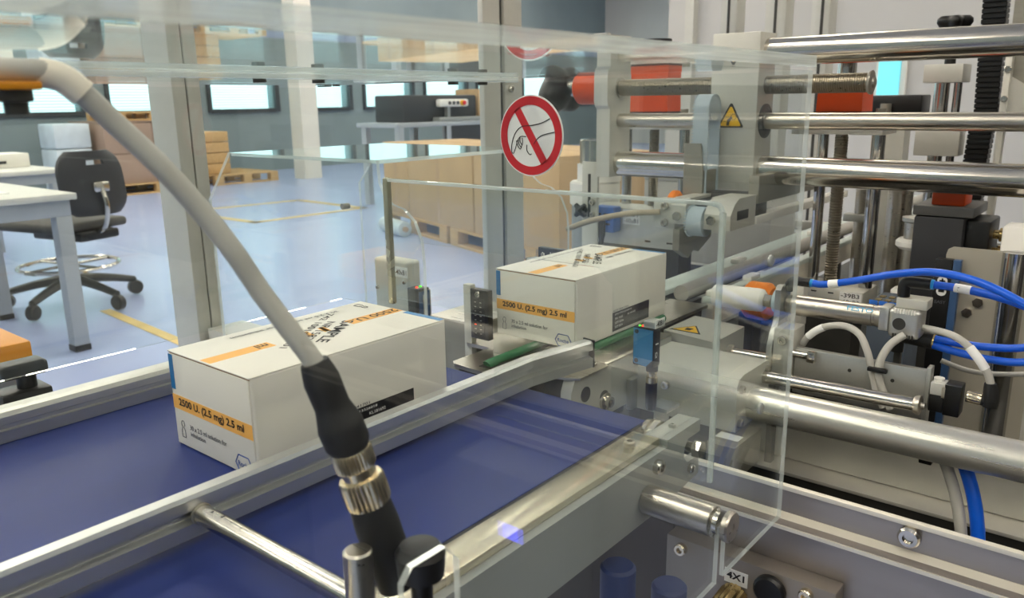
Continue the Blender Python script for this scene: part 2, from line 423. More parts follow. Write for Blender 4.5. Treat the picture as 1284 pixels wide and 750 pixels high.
# curved backrest with hand slot
bk = G(); nx, nz = 14, 14; 
def bp(i, j, o):
    u = i/nx*2-1; v = j/nz
    t1 = max(0, (v-.55)/.45); t2 = max(0, (.3-v)/.3)
    hw = .205*math.sqrt(1-.62*t1**3)*math.sqrt(1-.55*t2**2)
    return Vector((cx+u*hw, cy+.31-.05*(1-u*u)*-1+o-.04*v, .57+v*.36))
F1 = {}; F2 = {}
for i in range(nx+1):
    for j in range(nz+1): F1[i, j] = bk.bm.verts.new(bp(i, j, 0)); F2[i, j] = bk.bm.verts.new(bp(i, j, .022))
hole = {(i, 11) for i in range(5, 9)}
for i in range(nx):
    for j in range(nz):
        if (i, j) in hole: continue
        bk.bm.faces.new((F1[i, j], F1[i+1, j], F1[i+1, j+1], F1[i, j+1])); bk.bm.faces.new((F2[i, j], F2[i, j+1], F2[i+1, j+1], F2[i+1, j]))
        for (a, b, nb) in (((i, j), (i+1, j), (i, j-1)), ((i, j+1), (i+1, j+1), (i, j+1)), ((i, j), (i, j+1), (i-1, j)), ((i+1, j), (i+1, j+1), (i+1, j))):
            if nb in hole or not (0 <= nb[0] < nx and 0 <= nb[1] < nz):
                try: bk.bm.faces.new((F1[a], F1[b], F2[b], F2[a]))
                except ValueError: pass
bo = bk.build('backrest', CHAIR, ch, 50)
G().tube([(cx, cy+.27, .46), (cx, cy+.36, .5), (cx, cy+.40, .62), (cx, cy+.37, .74)], .014, 8).build('back_stem', STEEL, ch)
G().box((cx-.05, cy+.34, .70), (cx+.05, cy+.385, .76), .012).build('stem_bracket', STEEL, ch)
# the chair stands turned with its back towards the right
ch.rotation_euler = (0, 0, R(-76))

def pallet(loc, L, W, rz, label, h=.15):
    p = thing('wooden_pallet', label, 'pallet', loc); x0, y0, z0 = loc
    for k in range(7):
        a = -W/2+k*(W-.1)/6
        G().box((x0-L/2, y0+a, z0+h-.022), (x0+L/2, y0+a+.1, z0+h), .002).build('deck_board', WOOD, p)
    for a in (-W/2, -.05, W/2-.1):
        G().box((x0-L/2, y0+a, z0), (x0+L/2, y0+a+.1, z0+.022), .002).build('bottom_board', WOOD, p)
        for b in (-L/2, -.07, L/2-.14):
            G().box((x0+b, y0+a, z0+.0225), (x0+b+.14, y0+a+.1, z0+h-.0225), .002).build('block', WOOD, p)
    p.rotation_euler = (0, 0, rz); return p
def carton(loc, s, rz, label, m, group=None, tape=True):
    x, y, z = loc
    c = thing('kraft_carton', label, 'carton', loc, group)
    G().box((x-s[0]/2, y-s[1]/2, z), (x+s[0]/2, y+s[1]/2, z+s[2]), .006).build('body', m, c)
    G().box((x-s[0]/2+.01, y-.004, z+s[2]-.001), (x+s[0]/2-.01, y+.004, z+s[2]+.001)).build('top_flap_seam', CARDIN, c)
    if tape: G().box((x-.03, y-s[1]/2-.001, z+.01), (x+.03, y-s[1]/2+.0005, z+s[2]-.01)).build('tape', mat('clear_brown_tape', (186, 152, 110), .3), c)
    c.rotation_euler = (0, 0, rz); return c
# two pallets of big cartons, centre
A = R(-18.5); ux = Vector((math.cos(A), math.sin(A), 0)); uy = Vector((-math.sin(A), math.cos(A), 0))
o = Vector((-5.95, 5.25, 0))
for i, (n, nm) in enumerate(((0, 'left of the two by the middle post'), (1, 'right of the two, behind the middle post'))):
    c = o+ux*(.66+n*1.36)+uy*.45
    pallet((c.x, c.y, 0), 1.3, .9, A, 'wooden pallet under big cartons, '+nm)
lb = ['big kraft carton at the left end of the palletised row', 'wide kraft carton in the middle of the palletised row', 'wide kraft carton at the right end of the palletised row']
for i, (a, wd) in enumerate(((.28, .54), (1.16, 1.2), (2.36, 1.16))):
    c = o+ux*a+uy*.45
    carton((c.x, c.y, .15), (wd, .88, .66), A, lb[i], KRAFT)
rl = thing('film_roll', 'white roll of stretch film lying beside the pallet', 'roll', (-5.2, 4.9, .07))
c0 = o+ux*.55-uy*.14
rl.location = (c0.x, c0.y, 0)
G().cyl(c0+Vector((0, 0, .07))-ux*.22, c0+Vector((0, 0, .07))+ux*.22, .07, 20, .004).build('film', FILMW, rl)
G().cyl(c0+Vector((0, 0, .07))-ux*.25, c0+Vector((0, 0, .07))+ux*.25, .025, 12).build('core', KRAFT, rl)
# left rear stack
pallet((-11.6, 5.6, 0), 1.3, 1.2, R(90), 'wooden pallet at the rear left, behind the office chair')
pallet((-11.7, 7.08, 0), 1.1, 1.1, R(90), 'wooden pallet farther right along the window wall')
n = 0
nm = ['lower', 'upper']
for j in range(2):
    for i, (y, wd) in enumerate(((5.25, .66), (5.93, .68))):
        carton((-11.6, y, .15+j*.41), (1.1, wd, .40), 0, 'brown carton, %s row, %s on the rear left pallet' % (nm[j], ('left', 'right')[i]), KRAFT2, tape=False)
tag(G().box((-12.1, 4.92, .97), (-11.05, 6.27, .985), .003).build('cardboard_sheet', KRAFT2), 'flat cardboard sheet on top of the rear left carton stack', 'cardboard')
pallet((-11.7, 5.75, .99), 1.1, .9, R(90), 'small wooden pallet laid on the rear left carton stack', .12)
for j in range(3):
    tag(G().box((-11.75, 4.38, .003+j*.325), (-11.25, 4.84, .32+j*.325), .02).build('wrapped_stack', FILMW), 'white film wrapped block, %s of its stack beside brown cartons' % ('lowest', 'middle one', 'topmost')[j], 'package')
# small pallet crate right of left post
for j in range(4):
    tag(G().box((-11.9, 6.43, .16+j*.16), (-11.4, 6.95, .31+j*.16), .006).build('wooden_crate', WOOD), 'small wooden crate, %s in the stack behind the left post' % ('lowest', 'second', 'third', 'topmost')[j], 'crate')
pc = tag(G().box((-7.9, 2.35, 0), (-7.8, 2.5, 3.2)).build('roof_post', COLW), 'white square post behind the rear desk', 'post')
# packing bench with machine
b = thing('packing_bench', 'grey steel packing bench below the dark packaging machine', 'bench', (-7.0, 7.2, 0))
G().box((-7.5, 6.25, .90), (-6.8, 8.6, .95), .004).build('bench_top', DESKL, b)
for x in (-7.45, -6.88):
    for y in (6.28, 7.05, 8.5): G().box((x, y, 0), (x+.08, y+.07, .899)).build('leg', DESKL, b)
G().box((-7.45, 6.3, .5), (-6.85, 8.55, .53)).build('shelf', WOOD, b)
G().box((-6.84, 7.05, .56), (-6.81, 8.5, .899)).build('side_panel', DARKM, b)
pm = thing('packaging_machine', 'dark grey packaging machine standing on the bench', 'machine', (-7.2, 7.2, .951))
G().box((-7.45, 6.5, .951), (-6.95, 7.75, 1.26), .02).build('body', DARKM, pm)
G().box((-6.94, 6.95, .951), (-6.82, 8.2, 1.0), .01).build('front_tray', GREYP, pm)
G().box((-6.93, 7.15, 1.0), (-6.88, 7.2, 1.12)).build('arm', GREYP, pm)
cp = G().box((-6.93, 7.0, 1.12), (-6.85, 7.5, 1.21), .02).build('control_panel', WHITE, pm)
for k, mm in enumerate((DARKM, DARKM, DARKM)): G().cyl((-6.851, 7.16+.07*k, 1.165), (-6.84, 7.16+.07*k, 1.165), .022, 12).build('button', mm, cp)
G().cyl((-6.851, 7.38, 1.165), (-6.83, 7.38, 1.165), .035, 14).build('yellow_ring', YEL, cp); G().cyl((-6.829, 7.39, 1.165), (-6.81, 7.39, 1.165), .026, 14).build('emergency_stop', RED, cp)
carton((-7.15, 8.0, 1.0), (.4, .42, .33), 0, 'open kraft carton on the packing bench right of the control panel', KRAFT)
carton((-7.15, 8.42, .951), (.4, .3, .2), 0, 'smaller kraft carton at the right end of the packing bench', KRAFT)

# ================================================================== MACHINE FRAME
ft = thing('frame_post', 'wide grey aluminium machine post at the left behind the cable', 'post', (-1.24, .665, 0))
G().box((-1.275, .645, 0), (-1.2, .668, 2.3), .002).build('profile', ALUM, ft)
G().box((-1.275, .670, 0), (-1.2, .692, 2.3), .002).build('profile', ALUM, ft)
G().box((-1.27, .6682, .02), (-1.203, .6698, 2.28)).build('groove', DARKST, ft)
ft = thing('frame_post', 'tall grey aluminium machine post with dark slot in front of the kraft cartons', 'post', (-1.21, 1.435, 0))
G().box((-1.215, 1.365, 0), (-1.2, 1.422, 2.3), .002).build('profile', ALUM, ft)
G().box((-1.215, 1.437, 0), (-1.2, 1.50, 2.3), .002).build('profile', ALUM, ft)
G().box((-1.215, 1.4225, 0), (-1.208, 1.4365, 2.3)).build('slot', DARKST, ft)
for z in (1.19, 1.065, 1.30): screw((-1.2, 1.455, z), (1, 0, 0), .008, ft)
tag(G().box((-1.19, .655, .735), (-.72, .72, .808), .002).build('cross_beam', ALUM), 'grey horizontal beam joining the left post to the conveyor', 'beam')
for i, (x, wd, y, lbl) in enumerate(((-1.07, .05, 2.3, 'slim grey post above the orange indicator, with screw holes'), (-.93, .06, 2.3, 'grey post right behind the large gantry block'), (-.80, .04, 2.3, 'thin grey post at the rear, right of the gantry block'))):
    p = thing('frame_post', lbl, 'post', (x, y, 0)); G().box((x-wd/2, y, 0), (x+wd/2, y+.06, 2.4), .003).build('profile', ALUM, p)
    G().box((x-.004, y-.001, 0), (x+.004, y+.0005, 2.4)).build('groove', DARKST, p)
    for z in (1.45, 1.3): screw((x+wd*.25, y, z), (0, -1, 0), .006, p)

# machine base table (dark deck under the mechanisms) and front trough
mb = thing('machine_base', 'long machine base with bright front trough and dark deck', 'machine', (-.1, 1.5, 0))
x0, x1 = -.62, .45
G().prism([(.590, .30), (.590, .8246), (.586, .8246), (.584, .8275), (.5985, .8305), (.600, .8500), (.600, .853), (.603, .853), (.604, .832), (.61, .8246), (.61, .30)], 'yz', -.46, x1).build('front_panel', mat('trough_front_sheet', (160, 153, 148), .33, .7, .03, (10, 120, 120)), mb)
G().box((-.46, .605, .70), (x1, .774, .704)).build('trough_floor', DARKST, mb)
G().box((-.46, .7762, .705), (x1, .812, .7755)).build('flange_web', DARKST, mb)
G().box((-.46, .774, .776), (x1, .812, .78), .001).build('inner_flange', mat('pale_inner_flange', (216, 212, 200), .4, .3), mb)
G().prism([(.806, .781), (.812, .781), (.812, .818), (.82, .826), (.80, .826), (.806, .818)], 'yz', -.46, x1).build('back_lip', ALUM, mb)
G().box((-.46, .814, .705), (x1, .818, .824)).build('trough_back', mat('trough_back_sheet', (124, 120, 110), .4, .5), mb)
G().box((x0, .826, .60), (x1, 2.25, .75)).build('deck', DARKST, mb)
G().box((x0, .615, 0), (x1, 2.25, .60)).build('cabinet', BASEF, mb)
G().box((-.30, .57, .70), (-.155, .5895, .792), .0015).build('connector_plate', mat('warm_grey_plate', (146, 138, 130), .4, .5, .03), mb)
for x in (-.177, -.285): screw((x, .57, .783), (0, -1, 0), .0055, mb, m=NICK)
G().cyl((-.205, .57, .777), (-.205, .562, .777), .013, 20, .002).build('plug_cap', BLACK, mb)
bt = G().lathe((-.115, .5985, .843), (0, -1, 0), [(0, .008), (.004, .008), (.006, .0065), (.006, .004), (.003, .0035)], 20).build('bolt', STEEL, mb)
PLIP = mat('pale_lip_sheet', (226, 220, 206), .35, .3, .02)  # top lip's bright reflection put into a paler colour than the trough sheet
G().box((-.46, .5975, .8505), (x1, .6035, .8545), .0008).build('top_lip', PLIP, mb)
G().prism([(.5835, .8235), (.5835, .8265), (.5985, .8315), (.599, .8245)], 'yz', -.46, x1).build('lower_lip', PLIP, mb)
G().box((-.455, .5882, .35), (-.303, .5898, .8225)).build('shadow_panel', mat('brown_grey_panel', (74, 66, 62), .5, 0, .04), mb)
# lit display of the front panel (seen only as a reflection)
dp = thing('weigh_display', 'small grey instrument box with blue lit display on the machine front', 'display', (.09, .575, .70))
G().box((-.02, .53, .60), (.12, .5895, .82), .006).build('case', GREYP, dp)
G().box((.029, .5285, .7525), (.053, .5298, .7675)).build('screen', LCD, dp)

# dark cabinet added out of view to darken the clear guard's reflection
nm_ = thing('added_dark_cabinet', 'added dark grey cabinet out of view, darkening the reflection in the clear guard', 'machine', (.95, 1.0, 0))
G().box((.60, -1.2, .08), (1.30, 3.4, 1.20), .01).build('cabinet', mat('charcoal_cabinet', (46, 43, 42), .6), nm_)
G().box((.64, -1.15, 0), (1.26, 3.35, .0799)).build('plinth', BLACK, nm_)
for k in range(4):
    d_ = G().box((.592, -1.1+k*1.12, .15), (.5995, -.06+k*1.12, 1.0), .003).build('door', mat('cabinet_door', (54, 52, 51), .55), nm_)
    G().box((.575, -.2+k*1.12, .5), (.5915, -.17+k*1.12, .65), .004).build('handle', BLACK, d_)

# gold bulkhead connector 4X1
cn = thing('bulkhead_connector', 'brass knurled bulkhead connector below its 4X1 tag', 'connector', (-.235, .57, .755))
G().knurl((-.2345, .569, .759), (-.2345, .545, .756), .0125, 18).build('knurled_nut', GOLD, cn)
G().cyl((-.2345, .545, .756), (-.2345, .53, .753), .0098, 20, .001).build('plug_body', GOLD, cn)
G().box((-.2445, .5685, .7690), (-.2245, .5695, .7815)).build('tag_plate', LABEL, cn)
text('4X1', (-.2425, .5684, .7732), X, Z, .0155, .0062, INK, cn, bold=.03)

# ================================================================== INFEED CONVEYOR
cv = thing('belt_conveyor', 'blue flat belt conveyor with polished side strip carrying a carton', 'conveyor', (-.45, 0, 0))
G().prism([(-.9, .92), (.508, .92), (.514, .918), (.5175, .912), (.5175, .90), (.514, .893), (.508, .891), (-.9, .891)], 'yz', -.655, -.290).build('belt', BELT, cv)
G().box((-.2899, -.9, .893), (-.2876, .50, .9195)).build('belt_edge', BELTE, cv)
G().box((-.2875, -.9, .893), (-.265, .4875, .9198), .0006).build('side_strip', mat('turned_stainless_strip', (222, 214, 194), .24, .9, .02, (30, 120, 30)), cv)
sp = G().prism([(-.9, .8678), (.4728, .8678), (.478, .8678), (.5396, .874), (.5396, .890), (.520, .890), (.5145, .896), (.5145, .904), (.520, .9095), (.5396, .9095), (.5396, .9195), (.4876, .9195), (.4876, .9145), (-.9, .9145)], 'yz', -.2648, -.2585).build('side_plate', GREYP, cv)
G().box((-.2775, .4878, .905), (-.265, .5396, .9195), .0008).build('end_bracket', GREYP, cv)
screw((-.268, .512, .9195), (0, 0, 1), .0028, cv, m=GREYP)
screw((-.2585, .472, .905), (1, 0, 0), .0055, cv)
screw((-.275, .462, .9198), (0, 0, 1), .0042, cv, m=mat('countersunk_screw', (150, 142, 130), .3, 1.))
screw((-.2585, .524, .884), (1, 0, 0), .0035, cv)
G().lathe((-.2895, .5115, .9065), (1, 0, 0), [(0, .0142), (.004, .0145), (.0045, .0122), (.006, .0122), (.0065, .0145), (.0112, .0145), (.0117, .005)], 28).build('end_roller', STEEL, cv)
G().cyl((-.28, .525, .901), (-.253, .525, .901), .0042, 16).hexn((-.255, .525, .901), (-.249, .525, .901), .007).build('tension_axle', STEEL, cv)
G().box((-.664, -.9, .86), (-.656, .53, .919), .002).build('far_side_plate', ALU, cv)
for y in (-.6, .3):
    for x in (-.63, -.33): G().box((x, y, 0), (x+.04, y+.04, .8905)).build('leg', ALUM, cv)
# short stainless spacer rod through the guard
tr = thing('spacer_rod', 'short thick stainless spacer rod from conveyor side to clear guard', 'rod', (-.23, .4583, .885))
G().cyl((-.2584, .4583, .8855), (-.206, .4583, .8855), .0105, 32, .001).build('rod', STEELB, tr)
G().lathe((-.206, .4583, .8855), (1, 0, 0), [(0, .0105), (.001, .008), (.0042, .008)], 28).build('neck', STEEL, tr)
G().lathe((-.1975, .4583, .8855), (1, 0, 0), [(0, .0105), (.003, .0108), (.0045, .0098), (.0045, .003), (.0038, .002)], 28).build('washer', STEELB, tr)

def rail_profile(x, z0, z1, wd, sgn):
    # cross section with a longitudinal T groove on the side that faces sgn*X
    h = z1-z0
    p = [(0, 0), (wd, 0), (wd, h*.34), (wd*.55, h*.40), (wd*.55, h*.58), (wd, h*.66), (wd, h*.93), (wd*.8, h), (wd*.15, h), (0, h*.9)]
    return [(x+(u if sgn > 0 else -u), z0+v) for u, v in p]
gr = thing('guide_rail', 'silver extruded guide rail running along the near side of both cartons', 'rail', (-.404, 0, .925))
g = G(); prof = rail_profile(-.411, .9245, .949, .0125, 1)
path = [(-.9, 0), (.508, 0), (.582, .0125)]
rings = [[g.bm.verts.new((u+dx, y, v)) for u, v in prof] for y, dx in path]
for a, b_ in zip(rings, rings[1:]):
    for i in range(len(prof)): g.bm.faces.new((a[i], a[(i+1) % len(prof)], b_[(i+1) % len(prof)], b_[i]))
g.bm.faces.new(rings[0]); g.bm.faces.new(rings[-1][::-1])
g.build('extrusion', ALUY, gr, 5)
G().box((-.399, .5822, .924), (-.3855, .5842, .9497), .0004, rot=Matrix.Rotation(R(-11), 3, 'Z')).build('end_cap', BLACK, gr)
gl = thing('guide_rail', 'grey guide rail along the far left side of the blue belt', 'rail', (-.65, 0, .92))
g = G(); prof = rail_profile(-.662, .9205, .9445, .022, 1)
prof = [(-.664, .9205), (-.641, .9205), (-.640, .930), (-.642, .931), (-.642, .934), (-.640, .935), (-.640, .9405), (-.6425, .9435), (-.648, .9445), (-.650, .9425), (-.664, .9425)]
g.prism(prof, 'xz', -.9, .53).build('extrusion', ALU, gl)
sr = thing('support_rod', 'polished graduated rod holding the near guide rail', 'rod', (-.33, .2, .94))
a = Vector((-.3985, .2035, .937)); b_ = Vector((-.262, .2035, .9385))
G().cyl(a, b_, .0056, 28).build('rod', STEEL, sr)
G().lathe(a, b_-a, [(0, .0064), (.0012, .0064), (.0016, .0056)], 28).build('collar', STEELD, sr)
for k in range(12):
    G().box((-.385+k*.0095, .2019, .9428), (-.3845+k*.0095, .2039+.0008*(k % 2), .94305)).build('scale_mark', INK, sr)
st = thing('clamp_post', 'upright stainless clamp post at the bottom edge holding the graduated rod', 'post', (-.257, .2, .92))
G().cyl((-.257, .2005, .92), (-.257, .2005, .9685), .0066, 28, .001).build('post', STEELB, st)
G().box((-.262, .19, .9199), (-.252, .21, .92)).build('foot', STEELD, st)
# rear left clamp with knob
kc = thing('knob_clamp', 'black clamp with T shaped knob above the left guide rail', 'clamp', (-.75, .235, .90))
G().box((-.765, .215, .895), (-.735, .255, .925), .002).build('clamp_body', BLACK, kc)
G().cyl((-.75, .240, .925), (-.75, .240, .936), .008, 16).box((-.762, .218, .936), (-.738, .256, .949), .004, 3).build('knob', BLACK, kc)
G().cyl((-.75, .18, .908), (-.75, .214, .908), .0085, 20).build('clamped_rod', STEEL, kc)
G().box((-.77, .18, 0), (-.735, .21, .8945)).build('stand', ALUM, kc)
tag(G().box((-1.12, .16, .865), (-.98, .325, .905), .003).build('crate_lid', YELL), 'yellow plastic box top at the left edge behind the black clamp', 'box')
tag(G().box((-1.1, .17, 0), (-1.0, .31, .8648)).build('plinth', DESKL), 'grey plinth under the yellow box top', 'stand')

# ================================================================== CARTONS
def medicine_carton(ox, oy, oz, label, extra=False):
    W, D, H = .1033, .1785, .0715; yw = 0
    c = thing('medicine_carton', label, 'carton', (ox, oy, oz))
    G().box((ox, oy+.0008, oz), (ox+W, oy+D, oz+H-.0006), .0016, 3).build('body', CARD, c)
    # front flap panel and tucked top lid with the raw board gap between them
    G().box((ox+.0008, oy-.0004, oz+.0008), (ox+W-.0022, oy+.0012, oz+H-.002), .0004).build('front_flap', CARD, c)
    G().box((ox+.0015, oy+.0002, oz+H-.0022), (ox+W-.002, oy+.0018, oz+H-.0008)).build('flap_gap', CARDIN, c)
    G().box((ox+.0003, oy-.0006, oz+H-.0009), (ox+W-.0003, oy+D-.0006, oz+H), .0003).build('lid', CARD, c)
    fy = oy-.0005
    G().box((ox+.0008, fy-.0001, oz+.395*H), (ox+W-.0021, fy+.0002, oz+.545*H)).build('front_band', ORANGE, c)
    G().box((ox+.0006, fy-.0001, oz+.60*H), (ox+.0062, fy+.0002, oz+.965*H)).build('blue_corner', CYANB, c)
    text('2500 U. (2.5 mg) 2.5 ml', (ox+.088*W, fy-.0001, oz+.420*H), X, Z, .80*W, .102*H, INK, c, bold=.03)
    text('30 x 2.5 ml solution for', (ox+.20*W, fy, oz+.215*H), X, Z, .46*W, .052*H, GREYINK, c)
    text('inhalation', (ox+.20*W, fy, oz+.145*H), X, Z, .19*W, .048*H, GREYINK, c)
    hx, hz, rx, rz = ox+.845*W, oz+.105*H, .095*W, .10*H
    g = G(); pts = [(-1, 0), (-.6, .85), (.6, .85), (1, 0), (.6, -.85), (-.6, -.85)]
    for i in range(6):
        p, q = pts[i], pts[(i+1) % 6]
        g.tube([(hx+p[0]*rx, fy, hz+p[1]*rz), (hx+q[0]*rx, fy, hz+q[1]*rz)], .00042, 6)
    g.build('logo_hexagon', BLUEINK, c)
    text('Roche', (hx-.7*rx, fy, hz-.3*rz), X, Z, 1.4*rx, .55*rz, BLUEINK, c)
    def amp(px, py, P, s):
        g = G(); o = [(-1, 0), (-1, 2.4), (-.45, 3.2), (-.45, 3.7), (-.9, 4.0), (-.7, 5.2), (0, 5.6), (.7, 5.2), (.9, 4.0), (.45, 3.7), (.45, 3.2), (1, 2.4), (1, 0)]
        for i in range(len(o)):
            p, q = o[i], o[(i+1) % len(o)]
            g.tube([P(p[0]*s, p[1]*s), P(q[0]*s, q[1]*s)], .00026, 5)
        g.build('ampoule_outline', GREYINK, c)
    amp(0, 0, lambda u, v: Vector((ox+.105*W+u, fy, oz+.10*H+v)), .0023)
    # top print, read from the other side
    tz = oz+H
    for y0_, y1_ in ((.0008, .30*D), (.70*D, D-.001)):
        G().box((ox+.405*W, oy+y0_, tz-.0002), (ox+.53*W, oy+y1_, tz+.0001)).build('top_band', ORANGE, c)
    tz += .0001
    G().box((ox+.58*W, oy+D-.006, tz-.0002), (ox+W-.001, oy+D-.0006, tz+.00005)).build('blue_edge', CYANB, c)
    nX, nY = -Y, X
    text('2500 U.', (ox+.425*W, oy+.985*D, tz), nX, nY, .25*D, .085*W, INK, c)
    text('ml', (ox+.425*W, oy+.285*D, tz), nX, nY, .055*D, .085*W, INK, c)
    dx = Vector((.0309, -.0511, 0)).normalized(); dy = Vector((dx.y*-1, dx.x, 0)); dy = Vector((.0511, .0309, 0)).normalized()
    text('SAMPLE', (ox+.040, oy+.1265, tz), dx, dy, .060, .0094, INK, c, bold=.014)
    text('NR 1583', (ox+.0325, oy+.1165, tz), dx, dy, .050, .0070, INK, c, bold=.004)
    for k_, (du, dv) in enumerate(((.0065, -.006), (.0135, .005), (.025, -.006), (.034, .006))):
        q_ = Vector((ox+.0325, oy+.1165, 0))+dx*(du+.006)+dy*(dv if dv > 0 else dv+.002)
        y_ = q_.y; G().prism([(ox+.405*W, y_-.003), (ox+.53*W, y_-.0055), (ox+.53*W, y_-.001), (ox+.405*W, y_+.0015)], 'xy', tz-.0003, tz-.00002).build('band_scrap', ORANGE, c)
    text('742 10015-00-01', (ox+.0125, oy+.1325, tz), dx, dy, .096, .0060, INK, c, bold=.004)
    text('30 x 2.5 ml solution for inhalation', (ox+.10*W, oy+.80*D, tz), nX, nY, .56*D, .042*W, GREYINK, c)
    amp(0, 0, lambda u, v: Vector((ox+.08*W+v, oy+.93*D-u, tz)), .0026)
    if extra: text('Dornase alfa', (ox+.60*W, oy+.93*D, tz), nX, nY, .30*D, .06*W, GREYINK, c)
    # black variable data panel on the right side
    sx = ox+W+.0001
    pb = G().box((sx-.0004, oy+.0655, oz+.0040), (sx+.0001, oy+.1405, oz+.0245)).build('data_panel', LBLK, c)
    for i, (yy, zz, s_, w_) in enumerate(((.070, .0205, '(01) 07613326018', .033), (.070, .0160, 'SN 1031', .015), (.095, .0165, 'KL181692', .016), (.070, .0115, 'LOT 0104', .017), (.070, .0070, 'EXP 0524', .015))):
        text(s_, (sx+.0001, oy+yy, oz+zz), Y, Z, w_, .0024, LABEL, pb)
    text('ADS 0041701', (sx, oy+.066, oz+.0252), Y, Z, .03, .0020, GREYINK, c)
    return c
medicine_carton(-.5404, .2653, .9201, 'white medicine carton riding on the blue belt, the nearer and larger looking one')
medicine_carton(-.538, .6244, .9201, 'white medicine carton farther along, on the green transfer belts beside the blue sensor', True)

# ================================================================== ACRYLIC GUARDS
AM = [ACR, ACRE]; AT = [ACR, ACRT]; AC = [ACR, ACR]
en = thing('acrylic_guard', 'clear acrylic box guard enclosing the infeed conveyor and cartons', 'guard', (-.45, .1, .84))
T = .0032
near = [(-.55, .844), (-.02, .844), (.170, .844), (.176, .850), (.176, .986), (.181, .9915), (.199, .9915), (.206, .983), (.206, .850), (.212, .844), (.4525, .844), (.4535, .885), (.4635, .885), (.4635, .844), (.5655, .844), (.5655, 1.178), (-.55, 1.178)]
G().prism(near, 'yz', -.2032, -.20, 0, 1).build('near_panel', AM, en)
top = G().box((-.4485, -.55, 1.1803), (-.1985, .5665, 1.1877)); 
for fc in top.bm.faces: fc.material_index = 0 if abs(fc.calc_center_median().z-1.184) > .003 else 1
top.build('top_panel', AT, en)
top = G().box((-.7185, -.55, 1.1803), (-.4515, .5665, 1.1877))
for fc in top.bm.faces: fc.material_index = 0 if abs(fc.calc_center_median().z-1.184) > .003 else 1
top.build('top_panel', AT, en)
hs = G().box((-.456, -.5, 1.1765), (-.444, .55, 1.1800), .0008).build('hinge_strip', ACRT, en)
for y in (.30, .345, .475, .51): G().cyl((-.450, y, 1.1742), (-.450, y, 1.1764), .0042, 14).build('screw', DARKST, hs)
end = [(-.7152, .945), (-.60, .945), (-.60, 1.008), (-.585, 1.022), (-.37, 1.022), (-.355, 1.008), (-.355, .8465), (-.2036, .8465), (-.2036, 1.178), (-.7152, 1.178)]
G().prism(end, 'xz', .5625, .5655, 0, 1).build('end_panel', AC, en)
G().prism([(-.55, .945), (.562, .945), (.562, 1.178), (-.55, 1.178)], 'yz', -.7184, -.7152, 0, 1).build('far_panel', AC, en)
cross = [(-.5005, 1.0005), (-.4040, 1.0005), (-.4040, .9505), (-.397, .9505), (-.397, .9215), (-.2036, .9215), (-.2036, 1.0935), (-.2105, 1.1003), (-.5005, 1.1003)]
cross = [(-.5005, 1.0005), (-.387, 1.0005), (-.387, .9215), (-.2565, .9215), (-.2565, .9195), (-.2036, .9195), (-.2036, 1.0935), (-.2105, 1.1003), (-.5005, 1.1003)]
cp_ = G().prism(cross, 'xz', .4446, .4474, 0, 1).build('cross_panel', AC, en)
G().box((-.4985, .4440, 1.0982), (-.2105, .4480, 1.1008), .0006).build('bright_edge', ACRE, cp_)
G().tube([(-.2115, .446, 1.0994), (-.2075, .446, 1.0985), (-.2052, .446, 1.0945)], .0017, 10, 5).build('bright_edge', ACRE, cp_)
G().box((-.2066, .4440, .9195), (-.2036, .4480, 1.0945), .0006).build('bright_edge', ACRT, cp_)
G().box((-.5045, .4436, .9945), (-.4985, .449, 1.1015), .0015).build('edge_trim', mat('olive_tinted_trim', (176, 174, 152), .25, .6), en)
# four small metal buttons on the corner joint
for dx in (-.012, 0, .014): G().cyl((-.712+dx, .558, 1.1790), (-.712+dx, .558, 1.1802), .004, 10).build('joint_button', DARKST, en)
for y_, z_ in ((.51, 1.0557), (.5082, .9521)): G().lathe((-.1999, y_, z_), (1, 0, 0), [(0, .0040), (.0015, .0040), (.0022, .003), (.0022, .0012)], 20).build('clear_cap', mat('pale_clear_cap', (150, 154, 150), .12), en)
# prohibition sign on the end panel
sx_, sz_, sr_ = -.4405, 1.1313, .0350
sg = G().cyl((sx_, .5622, sz_), (sx_, .5614, sz_), sr_, 64).build('prohibition_sign', LABEL, en)
def ring(r1, r2, y0_, y1_, n=64):
    g = G(); V = []
    for k in range(n):
        a = 2*math.pi*k/n; c_, s_ = math.cos(a), math.sin(a)
        V.append([g.bm.verts.new((sx_+r*c_, y, sz_+r*s_)) for r, y in ((r1, y0_), (r1, y1_), (r2, y1_), (r2, y0_))])
    for k in range(n):
        A_, B_ = V[k], V[(k+1) % n]
        for i in range(4): g.bm.faces.new((A_[i], A_[(i+1) % 4], B_[(i+1) % 4], B_[i]))
    return g
g = ring(.0265, .0338, .5613, .5610)
a = R(-57)
dv_ = Vector((math.cos(a), 0, math.sin(a))); nv = Vector((math.sin(-a), 0, math.cos(a)))*.0037
P0 = Vector((sx_, 0, sz_))-dv_*.0275; P1 = Vector((sx_, 0, sz_))+dv_*.0275
q = [P0+nv, P0-nv, P1-nv, P1+nv]
lo = [g.bm.verts.new((v.x, .5613, v.z)) for v in q]; hi = [g.bm.verts.new((v.x, .5610, v.z)) for v in q]
g.bm.faces.new(lo); g.bm.faces.new(hi[::-1])
for i in range(4): g.bm.faces.new((lo[i], lo[(i+1) % 4], hi[(i+1) % 4], hi[i]))
g.build('red_ring_and_bar', RED, sg)
def sk(pts):   # sign artwork in units of the sign radius (from the photo's ellipse, undone)
    return [(sx_+u*sr_, .5611, sz_+v*sr_) for u, v in pts]
g = G()
